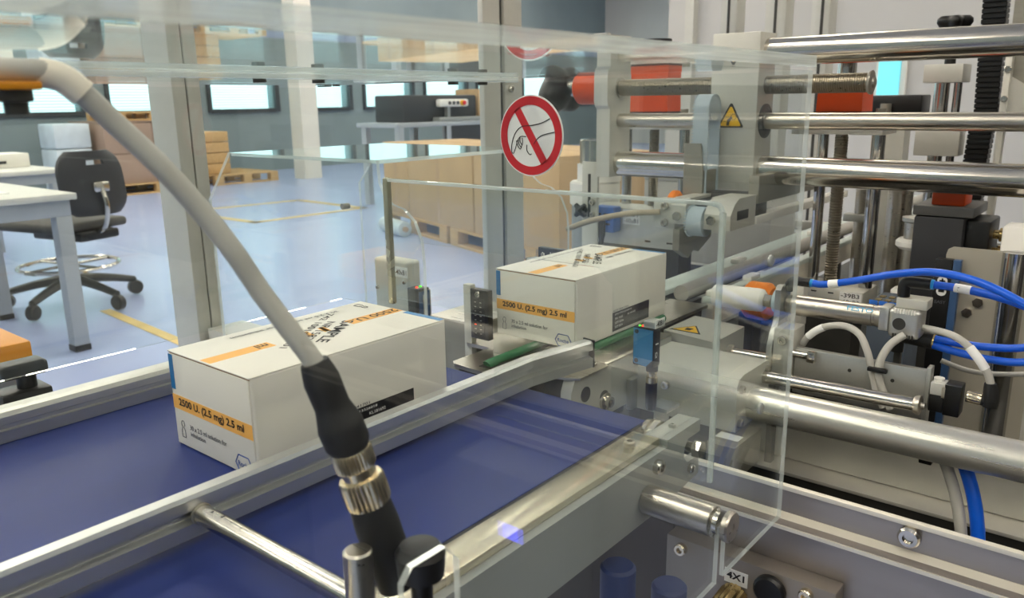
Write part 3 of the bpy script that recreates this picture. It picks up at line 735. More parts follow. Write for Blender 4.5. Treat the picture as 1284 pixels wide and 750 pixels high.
for ln in ([(.60, .42), (.35, .32), (.05, .26), (-.30, .22), (-.50, .05), (-.60, -.18), (-.62, -.38), (-.56, -.44), (-.48, -.28), (-.42, -.12), (-.32, -.02), (-.15, -.02)],
           [(.74, .10), (.36, .02), (.18, -.10), (.10, -.20)], [(-.12, -.22), (-.12, -.36), (-.03, -.46), (.02, -.44)],
           [(-.46, -.12), (-.42, -.24), (-.34, -.33), (-.30, -.28), (-.26, -.16), (-.27, -.05)], [(-.40, -.08), (-.38, -.2), (-.31, -.28)], [(-.34, -.05), (-.34, -.14), (-.28, -.22)]):
    g.tube(sk(ln), .00038, 6, 4)
g.build('hand_outline', INK, sg)

# hood of clear acrylic on the far side
hd = thing('acrylic_hood', 'lower clear acrylic hood with chamfered corner left of the transfer belts', 'guard', (-.85, .74, .80))
def s_curve(x): return [(x-.068, 1.1), (x-.066, 1.075), (x-.058, 1.06), (x-.046, 1.052), (x-.028, 1.048), (x-.012, 1.036), (x-.002, 1.015), (x, .99)]
prof = [(-1.045, .82), (-.62, .86)]+s_curve(-.62)[::-1]+[(-.985, 1.1), (-1.045, 1.034)]
for y, nm_ in ((.598, 'front_panel'), (.868, 'rear_panel')):
    G().prism(prof, 'xz', y, y+.0045, 0, 1).build(nm_, AM, hd)
t_ = G().box((-.985, .603, 1.0955), (-.688, .8675, 1.1))
for fc in t_.bm.faces: fc.material_index = 0 if abs(fc.calc_center_median().z-1.0977) > .002 else 1
t_.build('top_panel', AM, hd)
for x in (-.745,): G().cyl((x, .5925, 1.045), (x, .602, 1.045), .0035, 14).build('standoff_screw', STEELD, hd)
G().box((-.745, .6026, .866), (-.70, .6445, .88)).build('support_bracket', ALUM, hd)

# ================================================================== FOREGROUND SENSOR CABLE
CABLE_PTS = [(-.372, .100, 1.1755), (-.3426, .1221, 1.1744), (-.3372, .1373, 1.1716), (-.331, .154, 1.1524), (-.3215, .1645, 1.1365), (-.3138, .1749, 1.1186), (-.304, .183, 1.100), (-.2967, .1904, 1.0809), (-.2826, .2005, 1.0551), (-.2790, .2035, 1.0465)]
cb = thing('sensor_cable', 'thick grey sensor cable with black boot and nickel nut crossing the foreground', 'cable', (-.27, .21, .93))
G().tube(CABLE_PTS, .0045, 18, 8).build('jacket', CABLE, cb)
G().tube([(-.3400, .1300, 1.1738), (-.3372, .1373, 1.1716), (-.3350, .1435, 1.1655)], .0056, 18, 6).build('marker_sleeve', SLEEVE, cb)
B0, B1 = Vector((-.2806, .2023, 1.0508)), Vector((-.2718, .2122, 1.0075))
bd = B1-B0
G().tube([B0, B0+bd*.2, B0+bd*.48, B0+bd*.7, B0+bd*.9, B1], .006, 20, 6, [.0062, .0082, .0080, .0106, .0104, .008]).build('strain_boot', RUB, cb)
B2 = Vector((-.2600, .2262, .9360)); nd = (B2-B1).normalized()
G().knurl(B1-nd*.001, B1+nd*.0085, .0096, 34, .0008).build('knurled_ring', NICK, cb)
G().cyl(B1+nd*.0085, B1+nd*.0135, .0080, 20).build('neck', NICK, cb)
G().knurl(B1+nd*.0135, B1+nd*.0275, .0108, 30, .0007).build('knurled_nut', NICK, cb)
G().tube([B1+nd*.0275, B1+nd*.040, B1+nd*.056, B1+nd*.0725], .0105, 20, 6, [.0096, .0106, .0104, .0098]).build('sensor_body', RUB, cb)
kb = thing('star_knob', 'black shiny knob beside the cable plug behind the slotted guard', 'knob', (-.2385, .2209, .92))
G().lathe((-.2385, .2209, .92), (0, 0, 1), [(0, .005), (.030, .005), (.033, .0105), (.044, .0115), (.048, .009), (.049, .003)], 20).build('grip', BLACK, kb)
yb = thing('cable_bracket', 'yellow painted bracket at the top left corner gripping the cable', 'bracket', (-.35, .116, 1.16))
G().box((-.362, .1035, 1.1672), (-.3335, .1285, 1.1702), .0006).box((-.352, .110, 1.1672), (-.3452, .1190, 1.1795), .0006).build('arm', YELL, yb)
G().lathe((-.3425, .1215, 1.1671), (0, 0, -1), [(0, .0062), (.004, .0062), (.0045, .0042), (.009, .0042)], 16).build('bolt', DARKST, yb)

# ================================================================== TRANSFER SECTION
ts = thing('transfer_conveyor', 'stainless transfer table with green round belts under the rear carton', 'conveyor', (-.47, .7, .60))
sl = [(-.530, .540), (-.505, .536), (-.44, .534), (-.44, .60), (-.40, .60), (-.40, .90), (-.575, .90), (-.575, .585), (-.555, .56)]
G().prism([(-.528, .545), (-.522, .540), (-.436, .534), (-.428, .541), (-.428, .90), (-.56, .90), (-.56, .60), (-.528, .60)], 'xy', .908, .9118).build('table_plate', STEELB, ts)
G().prism([(-.525, .55), (-.436, .54), (-.436, .90), (-.525, .90)], 'xy', .86, .9078).build('under_frame', DARKST, ts)
for x, ye in ((-.4885, .85), (-.4355, .80)):
    G().tube([(x, .555, .9055), (x, .562, .9125), (x, .575, .9150), (x, ye, .9150)], .0044, 12, 5).build('green_belt', GREEN, ts)
G().box((-.4965, .548, .9117), (-.4805, .90, .9122)).build('belt_slot', DARKST, ts)
G().prism([(.5665, .86), (.5665, .899), (.572, .9105), (.755, .9105), (.755, .86)], 'yz', -.412, -.40).build('side_plate', ALUM, ts)
G().box((-.4275, .585, .9106), (-.40, .755, .9128), .0006).build('edge_strip', STEELB, ts)
for y, z in ((.5895, .8925), (.6215, .8795)):
    G().cyl((-.3999, y, z), (-.3992, y, z), .0075, 20).build('hole', DARKST, ts)
bl = G().lathe((-.3995, .6215, .8765), (1, 0, 0), [(0, .0085), (.003, .0085), (.0035, .0055), (.0085, .0055), (.0085, .0028), (.005, .0025)], 24).build('bolt', STEEL, ts)
G().prism([(-.437, .566), (-.431, .563), (-.407, .568), (-.3955, .575), (-.3955, .622), (-.4, .6262), (-.423, .626), (-.437, .60)], 'xy', .9108, .9132).build('corner_plate', STEELB, ts)
G().box((-.436, .572, .86), (-.404, .60, .9107)).build('corner_block', DARKST, ts)
screw((-.407, .614, .9132), (0, 0, 1), .0032, ts)
for x, y, zb in ((-.55, .7, .6005), (-.42, .7, .7045), (-.55, .85, .7505), (-.42, .85, .7505)): G().box((x, y, zb), (x+.015, y+.03, .9079 if x < -.5 else .8599)).build('pillar', DARKST, ts)

sb = thing('stainless_box', 'plain stainless box behind the light bar at the left of the transfer table', 'box', (-.62, .66, .75))
G().prism([(-.642, .632), (-.575, .632), (-.575, .72), (-.642, .72)], 'xy', .75, .920).build('body', STEELD, sb)
G().prism([(-.645, .63), (-.574, .63), (-.574, .722), (-.645, .722)], 'xy', .9202, .9222).build('lid', STEELB, sb)
screw((-.60, .66, .9222), (0, 0, 1), .004, sb)
def light_grid(loc, label, w_, h_, horizontal=False):
    t = thing('light_grid_sensor', label, 'sensor', loc); x, y, z = loc
    if not horizontal:
        G().box((x-.0105, y+.001, .75), (x-.0004, y+.009, z+h_+.003), .0006).build('holder_plate', ALUM, t)
        G().box((x, y, z), (x+w_, y+.008, z+h_), .0008).build('housing', BLACK, t)
        screw((x+w_*.5, y, z+h_*.91), (0, -1, 0), .0034, t)
        wn_ = G().box((x+w_*.2, y-.0006, z+.003), (x+w_*.8, y, z+h_*.82)).build('window', INK, t)
        for k in range(8):
            for s in (0, 1):
                G().box((x+w_*(.26+.3*s), y-.0009, z+.006+k*.0048), (x+w_*(.36+.3*s), y-.0006, z+.0068+k*.0048)).build('diode', LEDR if (k == 2 and s == 0) else STEELD, wn_)
    else:
        G().box((x, y, z), (x+w_, y+.008, z+h_), .0008).build('housing', BLACK, t)
        screw((x+w_*.16, y, z+h_*.5), (0, -1, 0), .003, t)
        wn_ = G().box((x+w_*.3, y-.0006, z+h_*.15), (x+w_*.95, y, z+h_*.85)).build('window', INK, t)
        for k in range(9):
            for s in (0, 1):
                G().box((x+w_*(.34+.066*k), y-.0009, z+h_*(.3+.3*s)), (x+w_*(.37+.066*k), y-.0006, z+h_*(.42+.3*s))).build('diode', LEDR if (k == 1 and s == 0) else CABLE, wn_)
    return t
light_grid((-.5535, .6, .9185), 'black upright light grid bar on grey plate left of the rear carton', .0245, .0535)
lg2 = light_grid((-.602, .78, .968), 'black light grid bar lying sideways behind the rear carton', .056, .0165, True)
G().box((-.63, .789, .75), (-.54, .80, .966), .001).build('holder_plate', DARKST, lg2)
G().box((-.622, .7805, .955), (-.60, .80, .9675), .001).build('holder_foot', GREYP, lg2)

# grey bracket with -40xB1 tag and small blue sensor
sn = thing('bracketed_sensor', 'small blue and black photo sensor below grey block tagged 40xB1', 'sensor', (-.66, .61, .75))
bk_ = G().box((-.751, .64, .905), (-.690, .662, .9775), .004, 3).build('mount_block', ALUM, sn)
for x, z in ((-.745, .940), (-.696, .952)): screw((x, .64, z), (0, -1, 0), .0025, bk_)
G().box((-.745, .645, .75), (-.70, .66, .9048)).build('mount_post', DARKST, sn)
tg = G().box((-.713, .6392, .958), (-.690, .6399, .9705)).build('tag', LABEL, sn)
text('-40xB1', (-.7115, .6391, .961), X, Z, .020, .0062, INK, tg)
G().box((-.6895, .642, .905), (-.672, .66, .945), .002).build('side_bracket', ALU, sn)
hs_ = G().box((-.673, .622, .912), (-.655, .640, .9525), .001).build('housing', BLACK, sn)
G().box((-.6549, .623, .914), (-.6544, .640, .949)).build('blue_side', mat('sensor_dark_blue', (24, 66, 108), .35), sn)
G().box((-.6544, .629, .915), (-.6541, .633, .945)).build('type_label', GREYP, sn)
G().ball((-.662, .627, .953), .0016).build('red_led', LEDR, sn); G().ball((-.662, .633, .953), .0016).build('green_led', LEDG, sn)

# ================================================================== BLUE PHOTO SENSOR
ps = thing('photo_sensor', 'upright photo sensor with blue lens face in front of the gearbox', 'sensor', (-.355, .64, .86))
x0_, y0_, z0_, x1_, y1_, z1_ = -.3745, .630, .9165, -.352, .6435, .9545
G().box((x0_, y0_+.0006, z0_), (x1_, y1_, z1_), .0014).build('housing', BLACK, ps)
G().prism([(x0_+.0012, z0_+.0035), (x0_+.0025, z0_+.002), (x1_-.0075, z0_+.0005), (x1_-.001, z0_+.0075), (x1_-.001, z1_-.0015), (x0_+.0012, z1_-.0015)], 'xz', y0_, y0_+.0008).build('lens_face', SENSB, ps)
for z in (z1_-.0045, z0_+.005): G().cyl((x0_+.0045, y0_, z), (x0_+.0045, y0_-.0004, z), .0021, 14).build('mount_hole', INK, ps)
G().box((x0_+.0105, y0_+.0015, z1_), (x1_+.0005, y1_+.004, z1_+.0062), .0006).build('cap', ALU, ps)
tg = G().box((x1_+.0006, y0_+.0005, z1_+.0005), (x1_+.0012, y1_+.0045, z1_+.0085)).build('tag', LABEL, ps)
text('-40B1', (x1_+.0013, y0_+.0015, z1_+.0018), Y, Z, .0135, .0052, INK, tg)
G().ball((x0_+.009, y0_+.004, z1_), .0016).build('red_led', LEDR, ps); G().ball((x0_+.0055, y0_+.004, z1_), .0014).build('green_led', LEDG, ps)
text('IO', (x1_+.0001, y0_+.0035, z0_+.009), Y, Z, .004, .006, LABEL, ps)
G().box((x1_, y0_+.004, z0_+.022), (x1_+.0002, y0_+.009, z0_+.0232)).build('print_mark', LABEL, ps)
xc = (x0_+x1_)/2+.006; yc = .638
G().cyl((xc, yc, z0_), (xc, yc, z0_-.005), .0058, 16).build('socket', BLACK, ps)
G().lathe((xc, yc, z0_-.005), (0, 0, -1), [(0, .005), (.002, .0052), (.0025, .0045), (.0055, .0045), (.006, .0056), (.0115, .0056), (.012, .0045)], 18).build('nut', NICK, ps)
G().lathe((xc, yc, z0_-.0165), (0, 0, -1), [(0, .0058), (.022, .0056), (.027, .0048), (.028, .003)], 8).build('plug', BLACK, ps)
bb = G().box((x0_+.010, .6442, .868), (x0_+.0165, .6465, z0_+.005)).build('perforated_strip', GREYP, ps)
for k in range(5): G().cyl((x0_+.0135, .6441, .9125-.0065*k), (x0_+.0135, .6438, .9125-.0065*k), .0015, 10).build('hole', WHITE if k > 2 else INK, bb)
G().box((x0_+.010, .6466, .868), (x0_+.03, .6710, .872)).build('foot_bracket', GREYP, ps)

# ================================================================== GEARBOX AND TUBE MOTOR
tm = thing('tube_motor', 'large silver cylinder motor with square grey gearbox', 'motor', (-.25, .71, .75))
hou = [(.672, .855), (.672, .900), (.6765, .9065), (.686, .9088), (.742, .9088), (.748, .902), (.748, .855)]
G().prism(hou, 'yz', -.3925, -.2865).build('gearbox', ALUM, tm)
G().box((-.3994, .662, .855), (-.3926, .70, .8875), .0008).build('side_block', ALU, tm)
for y, z in ((.680, .896), (.740, .899), (.680, .862), (.740, .862)): screw((-.2865, y, z), (1, 0, 0), .0042, tm, m=STEELD)
for z in (.887, .866): screw((-.372+.012, .672, z), (0, -1, 0), .0045, tm)
G().cyl((-.2864, .71, .874), (.42, .71, .8805), .0166, 48).build('tube', mat('satin_tube', (222, 219, 208), .3, .75, .02, (6, 200, 200)), tm)
G().box((-.36, .68, .7045), (-.31, .74, .8548)).build('stand', DARKST, tm)
G().box((.30, .70, .7045), (.33, .72, .8646)).build('end_stand', DARKST, tm)
G().box((-.30, .64, .82), (-.272, .70, .8545), .001).build('junction_block', STEELD, tm)
G().box((-.298, .655, .8546), (-.276, .668, .8549)).build('block_label', LABEL, tm)
# block with triangular warning label
wb = thing('bearing_block', 'flat grey block with yellow warning triangle behind the gearbox', 'block', (-.385, .8, .75))
G().prism([(-.415, .765), (-.349, .753), (-.3495, .83), (-.415, .84)], 'xy', .86, .9125).build('block', ALUM, wb)
for x in (-.41, -.36): G().box((x, .828, .7505), (x+.01, .838, .8599)).build('leg', DARKST, wb)
G().prism([(-.412, .772), (-.374, .7715), (-.393, .80)], 'xy', .9126, .9129).build('label_border', INK, wb)
wt = G().prism([(-.4085, .7738), (-.3775, .7733), (-.393, .7968)], 'xy', .91295, .9132).build('warning_triangle', YEL, wb)
G().prism([(-.396, .777), (-.390, .777), (-.389, .785), (-.397, .786)], 'xy', .91325, .9134).build('pictogram', INK, wt)
# small chrome rods
r1 = thing('guide_rod', 'slim chrome guide rod with washer end cap above the big tube', 'rod', (-.21, .735, .894))
G().cyl((-.2863, .735, .893), (-.150, .735, .8965), .0062, 24).build('rod', STEEL, r1)
G().lathe((-.150, .735, .8965), (1, 0, .02), [(0, .0072), (.003, .0088), (.005, .0088), (.006, .007), (.006, .003), (.009, .003)], 24).build('end_cap', STEELB, r1)
r2 = thing('guide_rod', 'short chrome rod from the warning block to the curved bracket', 'rod', (-.31, .79, .89))
G().cyl((-.3493, .79, .893), (-.285, .79, .894), .0058, 20).build('rod', STEEL, r2)
G().cyl((-.2848, .79, .894), (-.282, .79, .894), .003, 10).cyl((-.3493, .79, .893), (-.343, .79, .893), .0085, 20, .001).build('flange', STEELB, r2)

# ================================================================== PNEUMATIC CYLINDER GROUP
pl = thing('mounting_plate', 'long pale aluminium mounting plate with edge groove below the cylinder', 'plate', (-.2, .775, .75))
G().box((-.271, .772, .87), (-.150, .779, .9175), .0008).build('plate', ALU, pl)
G().box((-.150, .770, .865), (-.146, .782, .921), .0006).build('end_strip', ALU, pl)
for x, z in ((-.217, .904), (-.178, .902)): G().cyl((x, .7719, z), (x, .7716, z), .0018, 10).build('hole', DARKST, pl)
G().box((-.268, .7795, .888), (-.255, .84, .898)).box((-.268, .83, .7505), (-.255, .84, .888)).build('stand', DARKST, pl)
G().box((-.292, .768, .885), (-.272, .80, .935), .001).build('end_block', ALUM, pl)
screw((-.282, .768, .924), (0, -1, 0), .005, pl)
G().cyl((-.2719, .7715, .911), (-.257, .7715, .911), .004, 16).box((-.257, .765, .906), (-.249, .778, .917), .0012).build('stop_pin', STEEL, pl)
br = thing('curved_bracket', 'S curved aluminium bracket holding the nylon roller and cylinder', 'bracket', (-.285, .8, .87))
def yzb(poly, xa, xb): return G().prism(poly, 'yz', xa, xb)
sp_ = [(.792, .972), (.788, .975), (.780, .975), (.776, .971), (.7765, .948), (.775, .937), (.768, .928), (.762, .915), (.761, .88), (.79, .88), (.79, .915), (.796, .93), (.803, .945), (.803, .968), (.80, .973)]
yzb([(p[0]+.005, p[1]) for p in sp_], -.2985, -.2925).build('plate', ALU, br)
G().box((-.30, .785, .7505), (-.293, .795, .8798)).build('foot', DARKST, br)
pcy = thing('pneumatic_cylinder', 'round steel pneumatic cylinder with blue lettering and white nylon roller head', 'cylinder', (-.25, .80, .93))
yc_, zc_ = .80, .9545
G().lathe((-.2915, yc_, zc_-.001), (1, 0, .012), [(0, .009), (.006, .0105), (.007, .0098), (.009, .0098), (.010, .0105), (.084, .0105), (.0845, .0098), (.087, .0098), (.0875, .0105), (.092, .0105)], 36).build('barrel', STEELB, pcy)
text('FESTO', (-.2300, yc_-.0099-.0001, zc_+.0043), X, Vector((0, .574, .819)), .024, .0046, mat('pale_blue_print', (90, 176, 216), .5), pcy)
ec = G().box((-.2, yc_-.0105, zc_-.011), (-.191, yc_+.0105, zc_+.012), .0012).build('end_cap', ALU, pcy)
eh = G().box((-.191, yc_-.0125, zc_-.0155), (-.163, yc_+.0125, zc_+.0125), .004, 3).build('end_head', ALU, pcy)
for k in range(8):
    G().box((-.186+k*.0024, yc_-.0132, zc_-.0155), (-.1848+k*.0024, yc_-.010, zc_-.011), .0002).build('fin', DARKST, eh)
    G().box((-.186+k*.0024, yc_-.0132, zc_+.0085), (-.1848+k*.0024, yc_-.010, zc_+.0128), .0002).build('fin', WHITE, eh)
G().cyl((-.181, yc_-.0124, zc_-.0015), (-.181, yc_-.013, zc_-.0015), .0058, 20).build('bore', DARKST, eh)
G().box((-.187, yc_-.006, zc_+.0126), (-.160, yc_+.0145, zc_+.022), .0008).build('port_block', ALUM, pcy)
G().hexn((-.316, yc_, zc_-.001), (-.308, yc_, zc_-.001), .0075).cyl((-.308, yc_, zc_-.001), (-.2986, yc_, zc_-.001), .0032, 14).build('piston_nut', STEEL, pcy)
G().lathe((-.3735, yc_, zc_-.003), (1, 0, .03), [(0, .009), (.001, .0112), (.003, .012), (.050, .0125), (.055, .0118), (.0575, .009)], 32).build('nylon_roller', WHITE, pcy)
G().lathe((-.306, yc_+.003, zc_), (1, 0, 0), [(0, .012), (.0035, .0135), (.006, .0135)], 24).build('plastic_washer', mat('pale_blue_washer', (196, 214, 220), .4), pcy)
# blue tubes and fittings
def fitting(name, label, pts, r, ringp=None, lab_n='push_in_fitting'):
    t = thing(name, label, 'fitting', pts[0])
    G().tube(pts, r, 14, 5).build('body', BLACK, t)
    if ringp: G().cyl(ringp[0], ringp[1], r*.85, 16).build('blue_collar', mat('collar_blue', (30, 150, 220), .4), t)
    return t
yT = .78
fitting('push_in_fitting', 'black push-in fitting at the left end of the upper blue hose', [(-.292, .80, .9675), (-.291, .80, .974), (-.287, .80, .9785), (-.279, .80, .9785), (-.270, .80, .9785)], .0048, ((-.270, .80, .9785), (-.2675, .80, .9785)))
fitting('push_in_fitting', 'black elbow fitting on top of the cylinder end head', [(-.1825, .80, .9772), (-.1825, .80, .986), (-.181, .80, .9905), (-.176, .80, .9915), (-.160, .80, .9915)], .0056, ((-.160, .80, .9915), (-.1575, .80, .9915)))
h1 = thing('air_hose', 'bright blue air hose arching highest across the right side', 'hose', (-.2, .8, .98))
G().tube([(-.2674, .80, .9785), (-.255, .80, .979), (-.225, .80, .987), (-.19, .795, .9985), (-.155, .785, 1.006), (-.12, .775, 1.004), (-.085, .765, .993), (-.05, .755, .975)], .0036, 14, 8).build('hose', TUBEB, h1)
mk = G().tube([(-.252, .80, .9797), (-.2425, .80, .9817)], .0041, 14).build('marker_sleeve', LABEL, h1)
h2 = thing('air_hose', 'blue air hose with P47 marker leaving the elbow fitting', 'hose', (-.12, .8, .985))
G().tube([(-.1574, .80, .9915), (-.135, .797, .9915), (-.105, .79, .9895), (-.075, .78, .984), (-.04, .77, .973)], .0036, 14, 8).build('hose', TUBEB, h2)
mk = G().tube([(-.1400, .7975, .9916), (-.1265, .7955, .9912)], .0041, 14).build('marker_sleeve', LABEL, h2)
text('P47', (-.1372, .7932, .9902), X, Z, .0085, .003, GREYINK, h2)
h3 = thing('air_hose', 'blue air hose from the black Y fitting, upper of the two', 'hose', (-.12, .8, .95))
yf = thing('hose_splitter', 'black Y fitting joining two blue hoses behind the grey cables', 'fitting', (-.17, .81, .93))
G().tube([(-.190, .81, .9375), (-.172, .81, .9365), (-.155, .81, .9355)], .0078, 16, 4).tube([(-.186, .81, .92), (-.186, .81, .95)], .006, 12).build('body', BLACK, yf)
G().cyl((-.155, .81, .9355), (-.1535, .81, .9354), .0076, 16).build('gold_ring', GOLD, yf)
G().box((-.19, .818, .7505), (-.184, .824, .93)).build('post', DARKST, yf)
G().tube([(-.1534, .808, .9385), (-.130, .805, .9385), (-.105, .80, .941), (-.080, .79, .948), (-.04, .78, .965)], .0035, 14, 8).build('hose', TUBEB, h3)
h4 = thing('air_hose', 'blue air hose from the black Y fitting, lower of the two', 'hose', (-.12, .8, .93))
G().tube([(-.1534, .806, .9325), (-.130, .80, .931), (-.105, .795, .931), (-.080, .785, .936), (-.04, .775, .951)], .0035, 14, 8).build('hose', TUBEB, h4)
h5 = thing('air_hose', 'blue air hose dropping into the trough below the big tube', 'hose', (-.09, .72, .72))
G().tube([(-.118, .735, .872), (-.104, .728, .853), (-.092, .72, .825), (-.0845, .712, .79), (-.082, .705, .74), (-.083, .70, .708)], .0056, 16, 8).build('hose', TUBEB, h5)
h6 = thing('grey_cable', 'thick grey cable dropping beside the blue hose into the trough', 'cable', (-.1, .72, .72))
G().tube([(-.131, .733, .872), (-.119, .727, .853), (-.106, .72, .825), (-.097, .713, .79), (-.093, .707, .74), (-.094, .70, .708)], .0048, 16, 8).build('jacket', CABLE, h6)
G().box((-.139, .722, .8485), (-.1285, .732, .856), .001).build('cable_tie', BLACK, h6)
# grey cables around the cylinder
k1 = thing('grey_cable', 'grey cable arching behind the mounting plate below the cylinder', 'cable', (-.23, .79, .93))
G().tube([(-.268, .785, .918), (-.262, .782, .928), (-.248, .78, .940), (-.228, .778, .9455), (-.212, .774, .941), (-.202, .7685, .928), (-.196, .768, .910), (-.189, .767, .888), (-.182, .766, .876)], .0034, 14, 8).build('jacket', CABLE, k1)
G().tube([(-.262, .782, .928), (-.255, .7805, .935), (-.247, .7798, .9405)], .0038, 14, 4).build('marker_sleeve', LABEL, k1)
k2 = thing('grey_cable', 'grey cable looping down through the black tie in front of the plate', 'cable', (-.19, .78, .93))
G().tube([(-.174, .782, .945), (-.184, .776, .935), (-.1895, .769, .920), (-.189, .767, .905), (-.182, .766, .888), (-.176, .766, .876)], .0036, 14, 8).build('jacket', CABLE, k2)
G().box((-.1985, .760, .9105), (-.181, .7655, .9145), .001).build('cable_tie', BLACK, k2)
k3 = thing('grey_cable', 'grey cable curving right to the black angled plug', 'cable', (-.12, .78, .93))
kp = [(-.163, .80, .9495), (-.150, .79, .9515), (-.1345, .782, .9512), (-.1215, .778, .9455), (-.1105, .775, .935), (-.1030, .775, .9245), (-.0995, .775, .9150)]
G().tube(kp, .0033, 14, 8).build('jacket', CABLE, k3)
G().tube([(-.1195, .7775, .9440), (-.1105, .775, .935), (-.1050, .775, .9275)], .0040, 14, 5).build('marker_sleeve', LABEL, k3)
G().tube([(-.0995, .775, .9155), (-.0985, .775, .907), (-.0980, .775, .900), (-.0980, .775, .894)], .0055, 14, 5, [.0050, .0062, .0066, .0060]).tube([(-.0985, .775, .8985), (-.1045, .775, .8990)], .005, 14).build('angled_plug', RUB, k3)
G().knurl((-.1047, .775, .8990), (-.1165, .775, .9000), .0056, 16).build('nut', NICK, k3)
pb_ = thing('magnet_sensor_block', 'black plug block with grey top at the end of the mounting plate', 'connector', (-.14, .77, .88))
G().box((-.1448, .766, .882), (-.1330, .782, .8975), .001).build('lower_body', BLACK, pb_)
G().box((-.1448, .766, .8978), (-.1330, .782, .9095), .001).build('grey_top', mat('pale_grey_plastic', (190, 190, 184), .45), pb_)
G().box((-.1328, .765, .881), (-.1195, .783, .9100), .001).build('front_body', BLACK, pb_)
G().box((-.1350, .7648, .897), (-.1322, .7655, .907)).build('clip', STEEL, pb_)
G().cyl((-.1395, .774, .9096), (-.1395, .774, .9126), .0045, 16).build('button', WHITE, pb_)
k4 = thing('grey_cable', 'thin grey cable running right behind the angled plug', 'cable', (-.1, .82, .9))
G().tube([(-.15, .83, .912), (-.125, .835, .905), (-.095, .835, .908), (-.06, .83, .918), (-.03, .82, .928)], .0024, 12, 6).build('jacket', CABLE, k4)

# ================================================================== GANTRY
gt = thing('gantry', 'overhead gantry of stainless rods with grey sliding block and black handwheel', 'gantry', (-.45, 1.13, 1.03))
cb_ = [(-.5335, 1.0335), (-.4635, 1.0315), (-.4635, 1.2505), (-.5335, 1.2485)]
bk_ = G().box((-.5335, 1.10, 1.0325), (-.4635, 1.157, 1.2495), .001).build('sliding_block', ALUM, gt)
G().cyl((-.4634, 1.1305, 1.2235), (.30, 1.1305, 1.2205), .0188, 40).build('rod', STEEL, gt)
G().cyl((-.4634, 1.1305, 1.1292), (.30, 1.1305, 1.1290), .0113, 32).cyl((-.7035, 1.1305, 1.1295), (-.534, 1.1305, 1.1293), .0113, 32).build('rod', STEELB, gt)
G().cyl((-.4634, 1.1305, 1.0608), (.30, 1.1305, 1.0595), .0200, 40).cyl((-.7035, 1.1305, 1.0610), (-.534, 1.1305, 1.0608), .0200, 40).build('rod', STEEL, gt)
G().thread((-.7035, 1.1305, 1.1800), (-.534, 1.1305, 1.1795), .0128, .0030).build('threaded_rod', SCREWS, gt)
G().thread((-.4634, 1.1305, 1.179), (-.326, 1.1305, 1.1786), .0128, .0030).build('threaded_rod', SCREWS, gt)
G().lathe((-.326, 1.1305, 1.1786), (1, 0, 0), [(0, .014), (.002, .0155), (.004, .0155), (.005, .013), (.005, .007), (.0075, .0065), (.0085, .004)], 24).build('end_washer', STEELD, gt)
G().lathe((-.4633, 1.1305, 1.1292), (1, 0, 0), [(0, .024), (.0015, .024), (.002, .019), (.0012, .019), (.0012, .014), (.003, .0135)], 32).build('rod_bearing', DARKST, gt)
wl = [(-.505, 1.130), (-.4795, 1.130), (-.4922, 1.1515)]
def tri(cx_, cz_, r_, y0, y1): 
    return G().prism([(cx_-r_*.98, cz_-r_*.62), (cx_-r_*.92, cz_-r_*.72), (cx_+r_*.92, cz_-r_*.72), (cx_+r_*.98, cz_-r_*.62), (cx_+r_*.08, cz_+r_*1.0), (cx_-r_*.08, cz_+r_*1.0)], 'xz', y0, y1)
cxw, czw = -.5010, 1.1345
w0 = tri(cxw, czw, .0195, 1.0995, 1.0999).build('warning_label', INK, gt)
tri(cxw, czw-.0005, .0155, 1.0990, 1.0994).build('yellow_field', YEL, w0)
g = G(); 
for k in range(10):
    a = k*math.pi/5; g.box((cxw+.0045+.004*math.cos(a)-.0006, 1.0986, czw+.001+.004*math.sin(a)-.0006), (cxw+.0045+.004*math.cos(a)+.0006, 1.0989, czw+.001+.004*math.sin(a)+.0006))
g.prism([(cxw-.006, czw-.011), (cxw-.002, czw-.011), (cxw-.001, czw-.006), (cxw+.003, czw-.001), (cxw+.001, czw+.003), (cxw-.001, czw), (cxw-.005, czw-.003)], 'xz', 1.0986, 1.0989)
g.box((cxw-.009, 1.0986, czw+.0005), (cxw-.001, 1.0989, czw+.0010)).box((cxw-.010, 1.0986, czw-.0055), (cxw-.0065, 1.0989, czw-.005))
g.build('pictogram', INK, w0)
ep = [(1.09, 1.2345), (1.16, 1.2345), (1.16, 1.041), (1.10, 1.041), (1.10, 1.148), (1.096, 1.1535), (1.091, 1.156), (1.091, 1.2150), (1.0995, 1.222), (1.09, 1.23)]
G().prism([(1.10, 1.26), (1.16, 1.26), (1.16, 1.041), (1.10, 1.041)], 'yz', -.729, -.704).build('end_plate', ALUM, gt)
G().prism([(1.1, 1.148), (1.094, 1.153), (1.092, 1.16), (1.092, 1.212), (1.096, 1.222), (1.090, 1.231), (1.090, 1.262), (1.1, 1.262)], 'yz', -.729, -.704).build('end_plate_step', ALUM, gt)
G().lathe((-.7039, 1.1305, 1.18), (1, 0, 0), [(0, .0165), (.002, .0165), (.0025, .0145)], 28).build('screw_bush', STEEL, gt)
G().cyl((-.7295, 1.1305, 1.1815), (-.783, 1.1305, 1.1815), .0268, 32, .004).build('orange_indicator', ORNG, gt)
G().cyl((-.7831, 1.1305, 1.1825), (-.800, 1.1305, 1.1825), .0160, 28, .001).build('hub', STEEL, gt)
